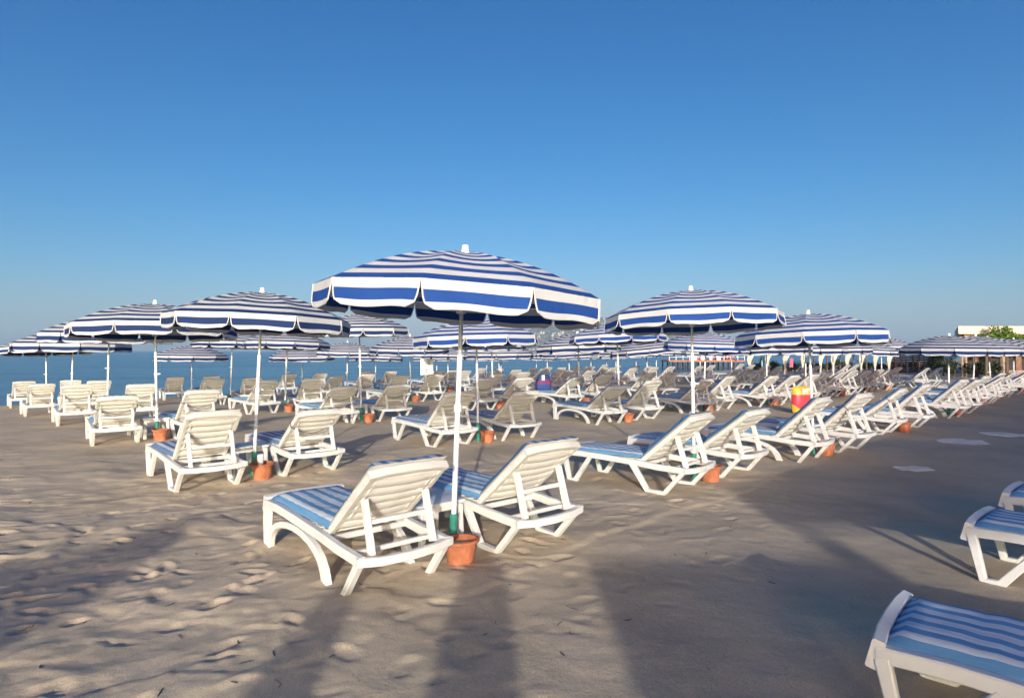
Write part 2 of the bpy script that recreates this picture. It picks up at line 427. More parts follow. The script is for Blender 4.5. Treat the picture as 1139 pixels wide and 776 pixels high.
# ------------------------------------------------------------------ far hill with its town
def make_hill():
    D = 2500.0
    xs = np.linspace(-420, 1250, 130); ys = np.linspace(D-350, D+900, 50)
    prof_x = np.array([-420, -120, 0, 120, 260, 330, 420, 560, 700, 850, 1000, 1250.])
    prof_h = np.array([-8, 14, 64, 116, 149, 156, 150, 114, 80, 46, 18, -8.])
    X, Y = np.meshgrid(xs, ys, indexing='ij')
    crest = np.interp(X, prof_x, prof_h)
    cross = np.where(Y < D+180, sstep(D-330, D+180, Y), 1-sstep(D+180, D+900, Y))
    Z = crest*cross*(1+.22*vnoise(X/160, Y/160, 3)+.12*vnoise(X/60, Y/60, 4)) + 8*vnoise(X/38, Y/38, 5)*cross - 3
    bm = bmesh.new()
    vs = [[bm.verts.new((X[i, j], Y[i, j], Z[i, j])) for j in range(50)] for i in range(130)]
    for i in range(129):
        for j in range(49):
            bm.faces.new((vs[i][j], vs[i+1][j], vs[i+1][j+1], vs[i][j+1]))
    m, nt, b = new_mat('hill_scrub'); L = nt.links
    tc = N(nt, 'ShaderNodeTexCoord')
    n = N(nt, 'ShaderNodeTexNoise', i_Scale=.045, i_Detail=8.0, i_Roughness=.7); L.new(tc.outputs['Object'], n.inputs['Vector'])
    r = ramp(nt, [(.38, (.02, .03, .016)), (.5, (.09, .085, .06)), (.64, (.28, .25, .20))]); L.new(n.outputs['Fac'], r.inputs['Fac'])
    L.new(r.outputs['Color'], b.inputs['Base Color']); b.inputs['Roughness'].default_value = 1
    tag(finish('hill', bm, m), kind='structure')
    bm = bmesh.new()
    for k in range(2200):
        i = int(rng.integers(8, 118)); j = int(rng.integers(3, 24))
        if Z[i, j] < 4: continue
        if vnoise(np.array([X[i, j]/110.]), np.array([Y[i, j]/110.]), 17)[0] < -.1: continue
        w = rng.uniform(2.5, 6.5); d = rng.uniform(3, 7); h = rng.uniform(2.5, 5.5)
        x = X[i, j]+rng.uniform(-6, 6); y = Y[i, j]+rng.uniform(-12, 12)
        box(bm, x-w/2, x+w/2, y-d/2, y+d/2, Z[i, j]-3, Z[i, j]+h)
    m2, nt, b = new_mat('town_render'); L = nt.links
    g = N(nt, 'ShaderNodeNewGeometry'); r = ramp(nt, [(0, (.26, .20, .16)), (.5, (.38, .34, .29)), (1, (.56, .53, .49))])
    L.new(g.outputs['Random Per Island'], r.inputs['Fac']); L.new(r.outputs['Color'], b.inputs['Base Color'])
    o = finish('hillside_town', bm, m2, smooth=0)
    tag(o, 'pale houses of a distant town scattered over the hazy hill', 'town', kind='stuff')
make_hill()

# ------------------------------------------------------------------ sun lounger
# local frame: x from the foot end (0) to the head end, y across, z up; rear feet stand at x = 1.38
HINGE = Vector((1.10, 0, .345)); BANG = math.radians(39.5); BLEN = .725
BD = BN = None
def set_back(deg):
    global BANG, BD, BN
    BANG = math.radians(deg); BD = Vector((math.cos(BANG), 0, math.sin(BANG))); BN = Vector((-math.sin(BANG), 0, math.cos(BANG)))
set_back(39.5)
def side_rail(bm, s):
    pts = [(0.0, s*.315, .325), (.25, s*.315, .335), (.6, s*.315, .325), (1.05, s*.315, .305), (1.3, s*.315, .285), (1.63, s*.315, .275)]
    bar(bm, pts, .05, .065)
def frame_bm():
    bm = bmesh.new()
    for s in (-1, 1): side_rail(bm, s)
    # rounded foot bar and slightly bowed head bar
    bar(bm, [(-.002, -.335, .322), (-.012, -.20, .329), (-.015, 0, .331), (-.012, .20, .329), (-.002, .335, .322)], .125, .05, side=(.25, 0, 1))
    bar(bm, [(1.62, -.345, .278), (1.66, -.20, .27), (1.675, 0, .268), (1.66, .20, .27), (1.62, .345, .278)], .055, .045, side=(0, 0, 1))
    bar(bm, [(1.47, -.30, .285), (1.47, .30, .285)], .03, .03, side=(0, 0, 1))
    bar(bm, [(1.10, -.30, .29), (1.10, .30, .29)], .04, .04, side=(0, 0, 1))
    return bm
def seat_bm():
    bm = bmesh.new()
    n = 9
    for k in range(n):
        x = .06+k*(1.0/(n-1))
        bar(bm, [(x, -.292, .338), (x, 0, .332), (x, .292, .338)], .018, .085, side=(0, 0, 1))
    return bm
def leg_bm(kind, s):
    bm = bmesh.new(); y = s*.318
    if kind == 'front':       # a V-shaped loop
        bar(bm, [(.02, y, .31), (.085, y, .018), (.185, y, .016), (.40, y, .305)], .05, [.06, .045, .04, .045])
    elif kind == 'rear':
        bar(bm, [(.97, y, .30), (1.165, y, .018), (1.375, y, .016), (1.60, y, .262)], .05, [.065, .05, .04, .045])
    elif kind == 'plank':     # straight foot leg of the arched model
        bar(bm, [(.035, y, .31), (.03, y, .16), (.04, y, -.01)], .05, [.10, .085, .075])
    elif kind == 'arch':
        pts = []
        for k in range(13):
            a = PI*k/12
            pts.append((.61-.515*math.cos(a), y, .265*math.sin(a)**.8-.005))
        pts[-1] = (1.15, y, -.01)
        bar(bm, pts, .05, [.05]*9+[.055, .06, .07, .075])
    elif kind == 'prop':
        bar(bm, [(1.60, y, .262), (1.39, y, -.01)], .05, [.05, .045])
    return bm
def backrest_bm():
    bm = bmesh.new()
    def P(u, y, n=0): return HINGE+BD*u+BN*n+Vector((0, y, 0))
    for s in (-1, 1):
        bar(bm, [P(-.03, s*.265), P(.2, s*.265), P(.5, s*.268), P(BLEN-.02, s*.262)], .042, .05)
        bar(bm, [P(.16, s*.215, -.012), P(BLEN-.08, s*.215, -.012)], .012, .03)
    bar(bm, [P(BLEN-.02, -.283), P(BLEN+.005, -.18), P(BLEN+.012, 0), P(BLEN+.005, .18), P(BLEN-.02, .283)], .055, .05, side=BN)
    # moulded panel: broad rounded slats, slightly dished
    nu_, nv_ = 56, 6; fr, bk = [], []
    for i in range(nu_+1):
        u = .02+i/nu_*(BLEN-.05); w = abs(math.sin(PI*(u-.02)/.108))**.4
        rf, rb = [], []
        for j in range(nv_+1):
            y = -.25+.5*j/nv_; dish = -.012*math.cos(PI*y/.5)
            rf.append(bm.verts.new(P(u, y, .010+dish))); rb.append(bm.verts.new(P(u, y, .004-.028*w+dish)))
        fr.append(rf); bk.append(rb)
    for i in range(nu_):
        for j in range(nv_):
            bm.faces.new((fr[i][j], fr[i][j+1], fr[i+1][j+1], fr[i+1][j])); bm.faces.new((bk[i][j], bk[i+1][j], bk[i+1][j+1], bk[i][j+1]))
        for j in (0, nv_): bm.faces.new((fr[i][j], fr[i+1][j], bk[i+1][j], bk[i][j]))
    for i in (0, nu_):
        for j in range(nv_): bm.faces.new((fr[i][j], fr[i][j+1], bk[i][j+1], bk[i][j]))
    return bm
def prop_bm():
    bm = bmesh.new()
    def P(u, y, n=0): return HINGE+BD*u+BN*n+Vector((0, y, 0))
    for s in (-1, 1):
        a = P(.47, s*.225, -.035)
        bar(bm, [a, Vector((1.585, s*.225, .29))], .035, [.05, .055])
    a = P(.47, 0, -.035); d = Vector((1.585, 0, .29))
    m = a.lerp(d, .42)
    bar(bm, [m+Vector((0, -.21, 0)), m+Vector((0, .21, 0))], .03, .03, side=(0, 0, 1))
    return bm
def pad_bm(origin, du, dn, length, width, th, nu=18, nv=12, wav=.006, seed=1, flap=0):
    """a stuffed pad: rounded slab, UV.x across its width for the stripes"""
    bm = bmesh.new(); uvl = bm.loops.layers.uv.new('UVMap')
    rnd = random.Random(seed)
    ph = [rnd.uniform(0, 6) for _ in range(4)]
    top, bot = [], []
    data = {}
    for i in range(nu+1):
        fu = i/nu; rt, rb = [], []
        for j in range(nv+1):
            fv = j/nv
            eu = min(fu, 1-fu)*length/.045; ev = min(fv, 1-fv)*width/.05
            e = (1-max(0, 1-eu)**2)**.5*(1-max(0, 1-ev)**2)**.5
            q = .5+.5*e
            tuft = .006*math.sin(fu*length*22+ph[0])**2
            h = th*e - tuft*e + wav*math.sin(fu*9+ph[1])*math.sin(fv*7+ph[2])*e
            inset = 1-.0*e
            y = (fv-.5)*width
            p = origin+du*(fu*length)+Vector((0, y, 0))
            vt = bm.verts.new(p+dn*(th*.12+h*.88)); vb = bm.verts.new(p+dn*(th*.12*(1-e)))
            data[vt] = (fv, fu*length); data[vb] = (fv, fu*length)
            rt.append(vt); rb.append(vb)
        top.append(rt); bot.append(rb)
    fs = []
    for i in range(nu):
        for j in range(nv):
            f = bm.faces.new((top[i][j], top[i+1][j], top[i+1][j+1], top[i][j+1])); f.material_index = 0
            f = bm.faces.new((bot[i][j], bot[i][j+1], bot[i+1][j+1], bot[i+1][j])); f.material_index = 1
    for i in range(nu):
        for j, s in ((0, 1), (nv, -1)):
            f = bm.faces.new((bot[i][j], bot[i+1][j], top[i+1][j], top[i][j])); f.material_index = 1
    for j in range(nv):
        for i in (0, nu):
            f = bm.faces.new((bot[i][j], bot[i][j+1], top[i][j+1], top[i][j])); f.material_index = 0
    for f in bm.faces:
        for l in f.loops: l[uvl].uv = data[l.vert]
    return bm
def strap_bm():
    bm = bmesh.new()
    def P(u, y, n=0): return HINGE+BD*u+BN*n+Vector((0, y, 0))
    u = .50
    pts = [P(u, -.25, .065), P(u, -.297, .03), P(u, -.297, -.03), P(u-.02, -.24, -.055), P(u-.09, -.12, -.062), P(u-.13, 0, -.065), P(u-.09, .12, -.062), P(u-.02, .24, -.055), P(u, .297, -.03), P(u, .297, .03), P(u, .25, .065)]
    tube(bm, pts, .006, 6)
    return bm

def CUSH_BACK(): return dict(origin=HINGE+BN*.03+BD*.02, du=BD, dn=BN, length=BLEN+.02, width=.56, th=.055)
def proto_lounger(arch, strap, cush, seed, flat=False, ang=39.5):
    set_back(2.5 if flat else ang)
    t = thing('sun_lounger', 'x', 'sun lounger')
    finish('frame', frame_bm(), M['resin'], t)
    for s in (-1, 1):
        if arch:
            finish('leg', leg_bm('plank', s), M['resin'], t); finish('leg_arch', leg_bm('arch', s), M['resin'], t)
            finish('leg', leg_bm('prop', s), M['resin'], t)
        else:
            finish('leg', leg_bm('front', s), M['resin'], t); finish('leg', leg_bm('rear', s), M['resin'], t)
    finish('seat', seat_bm(), M['slat'], t)
    finish('backrest', backrest_bm(), M['slat'], t)
    if not flat: finish('back_prop', prop_bm(), M['resin'], t)
    finish('seat_cushion', pad_bm(Vector((.015, 0, .352)), Vector((1, 0, 0)), Vector((0, 0, 1)), 1.10, .585, .05, seed=seed), [M[cush], M['edge']], t, smooth=60)
    bc = finish('back_cushion', pad_bm(seed=seed+5, **CUSH_BACK()), [M[cush], M['edge']], t, smooth=60)
    if strap: finish('strap', strap_bm(), M['cord'], bc)
    set_back(39.5)
    return t
def proto_far(arch, cush, ang=39.5):
    set_back(ang)
    t = thing('sun_lounger', 'x', 'sun lounger')
    bm = frame_bm()
    tmp = bpy.data.meshes.new('t')
    kinds = ('plank', 'arch', 'prop') if arch else ('front', 'rear')
    for k in kinds:
        for s in (-1, 1):
            b2 = leg_bm(k, s); b2.to_mesh(tmp); b2.free(); bm.from_mesh(tmp); tmp.clear_geometry()
    b2 = prop_bm(); b2.to_mesh(tmp); b2.free(); bm.from_mesh(tmp)
    bpy.data.meshes.remove(tmp)
    finish('frame', bm, M['resin'], t)
    finish('backrest', backrest_bm(), M['slat'], t)
    finish('seat_cushion', pad_bm(Vector((.015, 0, .352)), Vector((1, 0, 0)), Vector((0, 0, 1)), 1.10, .585, .05, nu=6, nv=6), [M[cush], M['edge']], t, smooth=60)
    finish('back_cushion', pad_bm(nu=6, nv=6, **CUSH_BACK()), [M[cush], M['edge']], t, smooth=60)
    set_back(39.5)
    return t
PROTO = {}
PROTO[('flat', 0, 0, 'cushion')] = [lambda: proto_lounger(0, 0, 'cushion', 3, True), None]
for arch in (0, 1):
    for strap in (0, 1):
        for c in ('cushion', 'cushion2'):
            for g_ in (36, 39.5, 43.5): PROTO[('near', arch, strap, c, g_)] = [lambda a=arch, s=strap, cc=c, gg=g_: proto_lounger(a, s, cc, 3, ang=gg), None]
    for c in ('cushion', 'cushion2'):
        for g_ in (36, 39.5, 43.5): PROTO[('far', arch, 0, c, g_)] = [lambda a=arch, cc=c, gg=g_: proto_far(a, cc, gg), None]
def get(key):
    rec = PROTO[key]
    if rec[1] is None:
        rec[1] = rec[0](); return rec[1]
    return copy_tree(rec[1])
AX = Vector((.655, -.756, 0)).normalized(); RX = Vector((.756, .655, 0)).normalized()
ARZ = math.atan2(AX.y, AX.x)
def in_view(x, y, m=90):
    if y < .6: return False
    px = CX+F*x/y
    return -m < px < 1139+m
def lounger_at(rear, rz, key, label, group='sun loungers set out in pairs under the parasols', sink=.008):
    o = get(key)
    off = Matrix.Rotation(rz, 3, 'Z') @ Vector((1.38, 0, 0))
    x, y = rear[0]-off.x, rear[1]-off.y
    mid = (rear[0]-off.x*.5, rear[1]-off.y*.5)
    Rm = Matrix.Rotation(rz, 3, 'Z'); ft = []
    for u in (.1, 1.25):
        for v in (-.32, .32):
            q = Rm @ Vector((u, v, 0)); ft.append(gz(x+q.x, y+q.y))
    slope = ((ft[2]+ft[3])-(ft[0]+ft[1]))/2/1.15
    z = sum(ft)/4 - slope*.675
    o.location = (x, y, z+.25*(max(ft)-sum(ft)/4)-sink); o.rotation_euler = (0, -math.atan(slope), rz)
    tag(o, label, 'sun lounger', group)
    return o

# ------------------------------------------------------------------ beach parasol
NP = 10
def dome_z(r): return .31*(1-r*r)
def canopy_bm(R=1.05, phase=0., drop=.31, nr=14, ns=6):
    bm = bmesh.new(); uvl = bm.loops.layers.uv.new('UVMap'); S = {}
    def pos(k, i, j):       # panel k, ring i, step j across
        r = i/nr; f = j/ns
        a0 = phase+2*PI*k/NP; a1 = phase+2*PI*(k+1)/NP
        p = Vector((math.cos(a0), math.sin(a0), 0)).lerp(Vector((math.cos(a1), math.sin(a1), 0)), f)
        sag = .018*math.sin(PI*f)*math.sin(PI*min(1, r*1.1))
        z = drop*(1-r**1.9)-sag
        return Vector((p.x*r*R, p.y*r*R, z)), r*1.045
    grid = {}
    top = bm.verts.new((0, 0, drop)); S[top] = 0
    for k in range(NP):
        for i in range(1, nr+1):
            for j in range(ns):
                p, s = pos(k, i, j); v = bm.verts.new(p); S[v] = s; grid[(k, i, j)] = v
    def G(k, i, j):
        if j == ns: k, j = k+1, 0
        return grid[(k % NP, i, j)]
    for k in range(NP):
        for j in range(ns):
            bm.faces.new((top, G(k, 1, j), G(k, 1, j+1)))
            for i in range(1, nr):
                bm.faces.new((G(k, i, j), G(k, i+1, j), G(k, i+1, j+1), G(k, i, j+1)))
    for f in bm.faces:
        for l in f.loops: l[uvl].uv = (0, S[l.vert])
    return bm
VAL = .165
def flap_pts(k, phase, R, rnd):
    a0 = phase+2*PI*k/NP; a1 = phase+2*PI*(k+1)/NP
    A = Vector((math.cos(a0), math.sin(a0), 0))*R; B = Vector((math.cos(a1), math.sin(a1), 0))*R
    out = ((A+B)/2).normalized(); W = (B-A).length; d = (B-A).normalized()
    nc, nv = 14, 6
    flare = rnd.uniform(-.012, .02); skew = rnd.uniform(-.01, .01); ph = rnd.uniform(0, 6)
    G = []
    for i in range(nv+1):
        v = i/nv; row = []
        cut = .006+.030*v**2.2 + (.05*max(0, (v-.78)/.22)**2.2)
        for j in range(nc+1):
            u = j/nc
            hw = W/2-cut
            x = (u-.5)*2*hw + skew*v
            drop = v*(VAL+.006*math.sin(u*7+ph))
            o = .012*v + flare*v*v + .006*math.sin(u*9+ph)*v
            p = (A+B)/2 + d*x + out*o + Vector((0, 0, -drop-.002))
            row.append((p, u, v))
        G.append(row)
    return G
def valance_bm(R=1.05, phase=0., seed=1):
    bm = bmesh.new(); uvl = bm.loops.layers.uv.new('UVMap'); rnd = random.Random(seed); S = {}
    edges = []
    for k in range(NP):
        G = flap_pts(k, phase, R, rnd)
        vs = []
        for row in G:
            rv = []
            for p, u, v in row:
                q = bm.verts.new(p); S[q] = (u, 1.045+v*VAL); rv.append(q)
            vs.append(rv)
        for i in range(len(vs)-1):
            for j in range(len(vs[0])-1):
                bm.faces.new((vs[i][j], vs[i+1][j], vs[i+1][j+1], vs[i][j+1]))
        edges.append([r[0][0] for r in G]+[p for p, u, v in G[-1][1:-1]]+[r[-1][0] for r in reversed(G)])
    for f in bm.faces:
        for l in f.loops: l[uvl].uv = S[l.vert]
    pb = bmesh.new()
    for e in edges: tube(pb, e, .0055, 5)
    return bm, pb

def proto_parasol(mat, near, phase, seed):
    t = thing('beach_parasol', 'x', 'beach parasol')
    c = finish('canopy', canopy_bm(phase=phase, nr=14 if near else 8, ns=6 if near else 3), M[mat], t, smooth=24)
    vb, pb = valance_bm(phase=phase, seed=seed)
    v = finish('valance', vb, M[mat], c, smooth=60)
    finish('piping', pb, M['piping'], c) if near else pb.free()
    bm = bmesh.new(); lathe(bm, [(0, .372), (.020, .371), (.024, .366), (.027, .33), (.034, .322), (.036, .300)], 14)
    finish('finial', bm, M['pole'], c)
    if near:
        for k in range(NP):
            a = phase+2*PI*k/NP; b2 = bmesh.new()
            pts = [(math.cos(a)*r*1.045, math.sin(a)*r*1.045, .31*(1-r**1.9)-.016) for r in (.03, .25, .5, .75, .995)]
            tube(b2, pts, .0045, 5)
            finish('rib', b2, M['pole_upper'], c)
            b3 = bmesh.new(); r = .48
            tube(b3, [(math.cos(a)*r*1.045, math.sin(a)*r*1.045, .31*(1-r**1.9)-.022), (math.cos(a)*.03, math.sin(a)*.03, -.10)], .004, 5)
            finish('stretcher', b3, M['pole_upper'], c)
        b4 = bmesh.new(); lathe(b4, [(.022, -.135), (.036, -.13), (.036, -.08), (.022, -.075)], 12); finish('runner', b4, M['pole'], c)
    bm = bmesh.new(); tube(bm, [(0, 0, -.62), (0, 0, .31)], .016, 12); finish('upper_pole', bm, M['pole_upper'], t)
    bm = bmesh.new(); tube(bm, [(0, 0, 0), (0, 0, 1)], .0205, 12); finish('pole', bm, M['pole'], t)
    bm = bmesh.new(); lathe(bm, [(.0, 0), (.028, .0), (.03, .005), (.03, .05), (.021, .058)], 12)
    tube(bm, [(.026, 0, .03), (.06, 0, .03)], .012, 8); tube(bm, [(.06, -.022, .03), (.06, .022, .03)], .010, 8)
    finish('clamp_knob', bm, M['pole'], t)
    bm = bmesh.new(); tube(bm, [(0, 0, -.3), (0, 0, .30)], .031, 14); lathe(bm, [(.031, .29), (.036, .292), (.036, .31), (.022, .314)], 14)
    finish('ground_sleeve', bm, M['green'], t)
    return t
PP = {}
def parasol(x, y, rim, R, mat, near, label, tilt=(0, 0), phase=0., kz=1.05, finial=True):
    ph = round((phase % (2*PI/NP))/(2*PI/NP)*3)/3*(2*PI/NP) if near != 2 else phase
    key = (mat, bool(near), round(ph, 3))
    if key not in PP:
        PP[key] = proto_parasol(mat, bool(near), ph, 3+len(PP)*7); o = PP[key]
    else: o = copy_tree(PP[key])
    z = gz(x, y)
    o.location = (x, y, z); o.rotation_euler = (tilt[0], tilt[1], 0)
    tag(o, label, 'beach parasol', 'blue and white striped beach parasols')
    R = R*(1.14 if y > 17.2 and R < 1.2 else 1); h = rim-z; s = R/1.05; o2 = math.radians(1.6) if near == 2 else random.uniform(-.02, .02)
    for ch in o.children:
        n = ch.name.split('.')[0]
        if n == 'canopy': ch.location = (0, 0, h); ch.scale = (s, s, s); ch.rotation_euler = (random.uniform(-.02, .02) if near != 2 else 0, o2, 0)
        elif n == 'upper_pole': ch.location = (0, 0, h+.31*(s-1))
        elif n == 'pole': ch.scale = (1, 1, max(.8, h-.45))
        elif n == 'clamp_knob': ch.location = (0, 0, h-.86+random.uniform(-.06, .06)); ch.rotation_euler = (0, 0, random.uniform(0, 6.28))
    return o

# ------------------------------------------------------------------ pots and tables
def proto_pot():
    bm = bmesh.new()
    lathe(bm, [(0, -.02), (.088, -.02), (.094, .0), (.105, .09), (.116, .175), (.140, .185), (.142, .20), (.136, .205), (.118, .205), (.112, .19), (.100, .10), (0, .095)], 28)
    o = finish('terracotta_pot', bm, [M['terracotta']], None, smooth=40)
    bm = bmesh.new(); lathe(bm, [(0, .172), (.05, .170), (.095, .163), (.109, .160)], 20)
    finish('sand_fill', bm, [bpy.data.materials['beach_sand']], o)
    return o
POT = None
def pot(x, y, label, s=1):
    global POT
    if POT is None: POT = proto_pot(); o = POT
    else: o = copy_tree(POT)
    o.location = (x, y, gz(x, y)-.018); o.scale = (s, s, s); o.rotation_euler = (random.uniform(-.04, .04), random.uniform(-.04, .04), random.uniform(0, 6))
    tag(o, label, 'flower pot', 'terracotta pots at the parasol feet')
    return o
TAB = None
def table(x, y, rz, label):
    global TAB
    if TAB is None:
        t = thing('side_table', 'x', 'side table')
        bm = bmesh.new(); box(bm, -.21, .21, -.21, .21, .345, .375, .012); box(bm, -.185, .185, -.185, .185, .30, .347, .006); finish('tabletop', bm, M['resin'], t, smooth=35)
        for sx in (-1, 1):
            for sy in (-1, 1):
                bm = bmesh.new(); bar(bm, [(sx*.17, sy*.17, .33), (sx*.175, sy*.175, .2), (sx*.185, sy*.185, -.01)], .05, [.05, .042, .035]); finish('leg', bm, M['resin'], t)
        TAB = t; o = t
    else: o = copy_tree(TAB)
    o.location = (x, y, gz(x, y)-.005); o.rotation_euler = (0, 0, rz)
    tag(o, label, 'side table', 'low white tables between the loungers')
    return o

# ------------------------------------------------------------------ the beach lattice
# (row, pole pixel x, depth, rim height in world metres, canopy radius, has canopy)
def X(px, Z): return (px-CX)*Z/F
ROWS = {
 'front row beside the walkway': [
   (503, 4.65, 1.97, 1.09, 1), (772, 7.35, 1.97, 1.04, 1), (905, 9.2, 1.79, 1.07, 1), (990, 11.9, 0, 0, 0), (1055, 14.7, 1.60, 1.05, 1),
   (1081, 17.6, 1.62, 1.05, 1), (1103, 20.2, 1.62, 1.05, 1), (1128, 22.7, 1.62, 1.05, 1), (1146, 25.4, 1.62, 1.05, 1), (1160, 28.2, 1.6, 1.05, 1)],
 'second row': [
   (282, 7.5, 1.95, 1.08, 1), (532, 10.5, 1.78, 1.08, 1), (690, 13.5, 1.88, 1.06, 1), (782, 15.8, 1.72, 1.06, 1), (853, 17.6, 1.62, 1.05, 1),
   (896, 19.4, 1.60, 1.05, 1), (928, 21.2, 1.6, 1.05, 1), (957, 22.9, 1.6, 1.05, 1), (981, 24.5, 1.72, 1.05, 1), (1025, 26.2, 0, 0, 0)],
 'third row': [
   (175, 10.7, 1.98, 1.32, 1), (402, 13.5, 2.03, 1.08, 1), (549, 16.6, 1.70, .95, 1), (645, 17.9, 1.68, 1.1, 1), (723, 20.4, 1.63, 1.05, 1),
   (814, 23.4, 1.6, 1.05, 1), (848, 26.0, 1.6, 1.05, 1), (894, 28.6, 1.58, 1.05, 1), (938, 31.5, 0, 0, 0)],
 'fourth row': [
   (119, 14.0, 1.93, 1.32, 1), (317, 16.2, 1.76, 1.1, 1), (457, 19.4, 1.64, 1.08, 1), (558, 22.0, 1.46, 1.05, 1), (634, 24.6, 1.52, 1.05, 1),
   (685, 27.2, 1.5, 1.05, 1), (730, 29.8, 1.5, 1.05, 1), (778, 32.4, 1.46, 1.05, 1), (822, 35.0, 0, 0, 0)],
 'fifth row': [
   (79, 16.9, 1.74, 1.4, 1), (256, 20.0, 1.83, 1.25, 1), (386, 22.6, 1.52, 1.0, 1), (498, 25.4, 1.36, .98, 1), (556, 27.8, 1.42, 1.0, 1), (609, 30.4, 1.4, 1.0, 1),
   (657, 33.0, 1.36, 1.0, 1), (708, 35.6, 1.36, 1.05, 1)],
 'last row before the sea': [
   (52, 20.2, 1.64, 1.3, 1), (213, 23.2, 1.36, 1.3, 1), (336, 25.8, 1.32, 1.15, 1), (417, 28.6, 1.26, 1.1, 1), (486, 31.0, 1.24, 1.05, 1), (541, 33.6, 1.22, 1.05, 1),
   (596, 36.2, 1.2, 1.05, 1), (645, 38.8, 1.2, 1.05, 1), (674, 41.4, 1.2, 1.05, 1)],
}
ORD = ['leftmost', 'second', 'third', 'fourth', 'fifth', 'sixth', 'seventh', 'eighth', 'ninth', 'tenth', 'eleventh']
def spot(i): return f'{ORD[i]} from the left' if i else 'leftmost'
SPECIAL = {
 ('front row beside the walkway', 0): ('large royal blue and white striped parasol standing nearest, leaning slightly right',
    'nearest lounger with blue striped cushion and arched legs, left of the leaning parasol pole',
    'white lounger right of the leaning parasol pole, its raised back beside the terracotta pot',
    'terracotta pot in front of the nearest parasol pole with its green sleeve'),
}
bag_spot = None
for row, items in ROWS.items():
    ri = list(ROWS).index(row)
    for i, (px, Z, rim, R, has) in enumerate(items):
        x = X(px, Z); y = Z
        near = Z < 18
        sp = SPECIAL.get((row, i))
        short = row.replace(' beside the walkway', '')
        what = 'parasol' if has else 'lounger pair without a parasol'
        mat = 'royal' if (ri == 0 and i < 4) or (ri == 1 and i in (1, 2, 3)) else 'royal_dim'
        if has:
            lab = sp[0] if sp else f'blue and white striped parasol, {spot(i)} in the {short}'
            tilt = (0, math.radians(2.2)) if sp else (random.uniform(-.035, .035), random.uniform(-.04, .04))
            if px == 722 or px == 723: tilt = (0, -.09)
            if px == 1103: tilt = (0, -.07)
            ph = -PI/2+math.radians(-8) if sp else random.uniform(0, .6)
            xx = x
            p = parasol(xx, y, rim, R, mat, 2 if sp else (1 if Z < 14 else 0), lab, tilt, ph)
        jit = 0 if sp else 1
        for s, side in ((-1, 'left'), (1, 'right')):
            rear = Vector((x, y, 0))+AX*(.2+random.uniform(-.08, .08)*jit)+RX*(s*(.62+random.uniform(-.03, .05)*jit))
            rz = ARZ+math.radians(random.uniform(-6, 6))*jit
            if sp: rear += Vector((-.04, 0, 0)) if s < 0 else Vector((-.01, -.03, 0))
            if not in_view(rear.x, rear.y, 70 if Z < 12 else 30): continue
            arch = 1 if (sp and s < 0) or (not sp and random.random() < .4) else 0
            if px == 905 and s < 0: arch = 1
            if px == 645 and s < 0: arch = 1
            if px in (282, 772, 175): arch = 0
            strap = 1 if (not sp and random.random() < .5) else 0
            c = 'cushion' if (ri == 0 or random.random() < .5) else 'cushion2'
            ang = 39.5 if sp else random.choice((36, 39.5, 39.5, 43.5))
            key = ('near', arch, strap, c, ang) if near else ('far', arch, 0, c, ang)
            if sp: lab = sp[1] if s < 0 else sp[2]
            elif has: lab = f'white lounger {side} of the {ORD[i] + (" parasol from the left" if i else " parasol")}, {short}'
            else: lab = f'{side} lounger of the {"farther " if px == 541 else "nearer " if px == 486 else ""}pair without a parasol, {short}'
            o = lounger_at(rear, rz, key, lab)
            if px == 645 and ri == 2 and s < 0: bag_spot = o
        if Z < 27 and has or (px == 990):
            pp = Vector((x, y, 0))+Vector((.08, -.16, 0)) if sp else Vector((x, y, 0))+Vector((.13+random.uniform(-.03, .06), -.12+random.uniform(-.05, .03), 0))
            lab = sp[3] if sp else f'terracotta pot under the {ORD[i] + (" parasol from the left" if i else " parasol")}, {short}'
            if px == 990: lab = 'terracotta pot between the two front-row loungers that have no parasol'
            pot(pp.x, pp.y, lab)
        if (ri == 0 and i in (0,)) or (ri == 1 and i in (0,)) or (ri == 2 and i in (0, 1)):
            q = Vector((x, y, 0))-AX*.32+RX*(.0 if sp else .02)
            table(q.x, q.y, ARZ, {(0, 0): 'low white table behind the nearest parasol pole between two loungers',
                (1, 0): 'low white table between the loungers under the leftmost second-row parasol',
                (2, 0): 'low white table beside the leftmost parasol pole of the third row',
                (2, 1): 'low white table beside the second parasol pole of the third row'}[(ri, i)])

# loungers at the right edge, across the walkway
def foot_lounger(fx, fy, rz, key, label):
    o = get(key); o.location = (fx, fy, -.006); o.rotation_euler = (0, 0, rz)
    return tag(o, label, 'sun lounger', 'loungers across the walkway at the right edge')
foot_lounger(1.70, 2.74, math.atan2(-.66, .75), ('flat', 0, 0, 'cushion'), 'blue striped lounger cut by the bottom right corner, foot end towards the walkway')
foot_lounger(3.36, 4.40, math.atan2(-.75, .66), ('flat', 0, 0, 'cushion'), 'white lounger at the right edge whose foot end stands out into the walkway')
foot_lounger(4.32, 5.28, math.atan2(-.75, .66), ('flat', 0, 0, 'cushion'), 'blue striped lounger just showing at the right edge behind its neighbour')

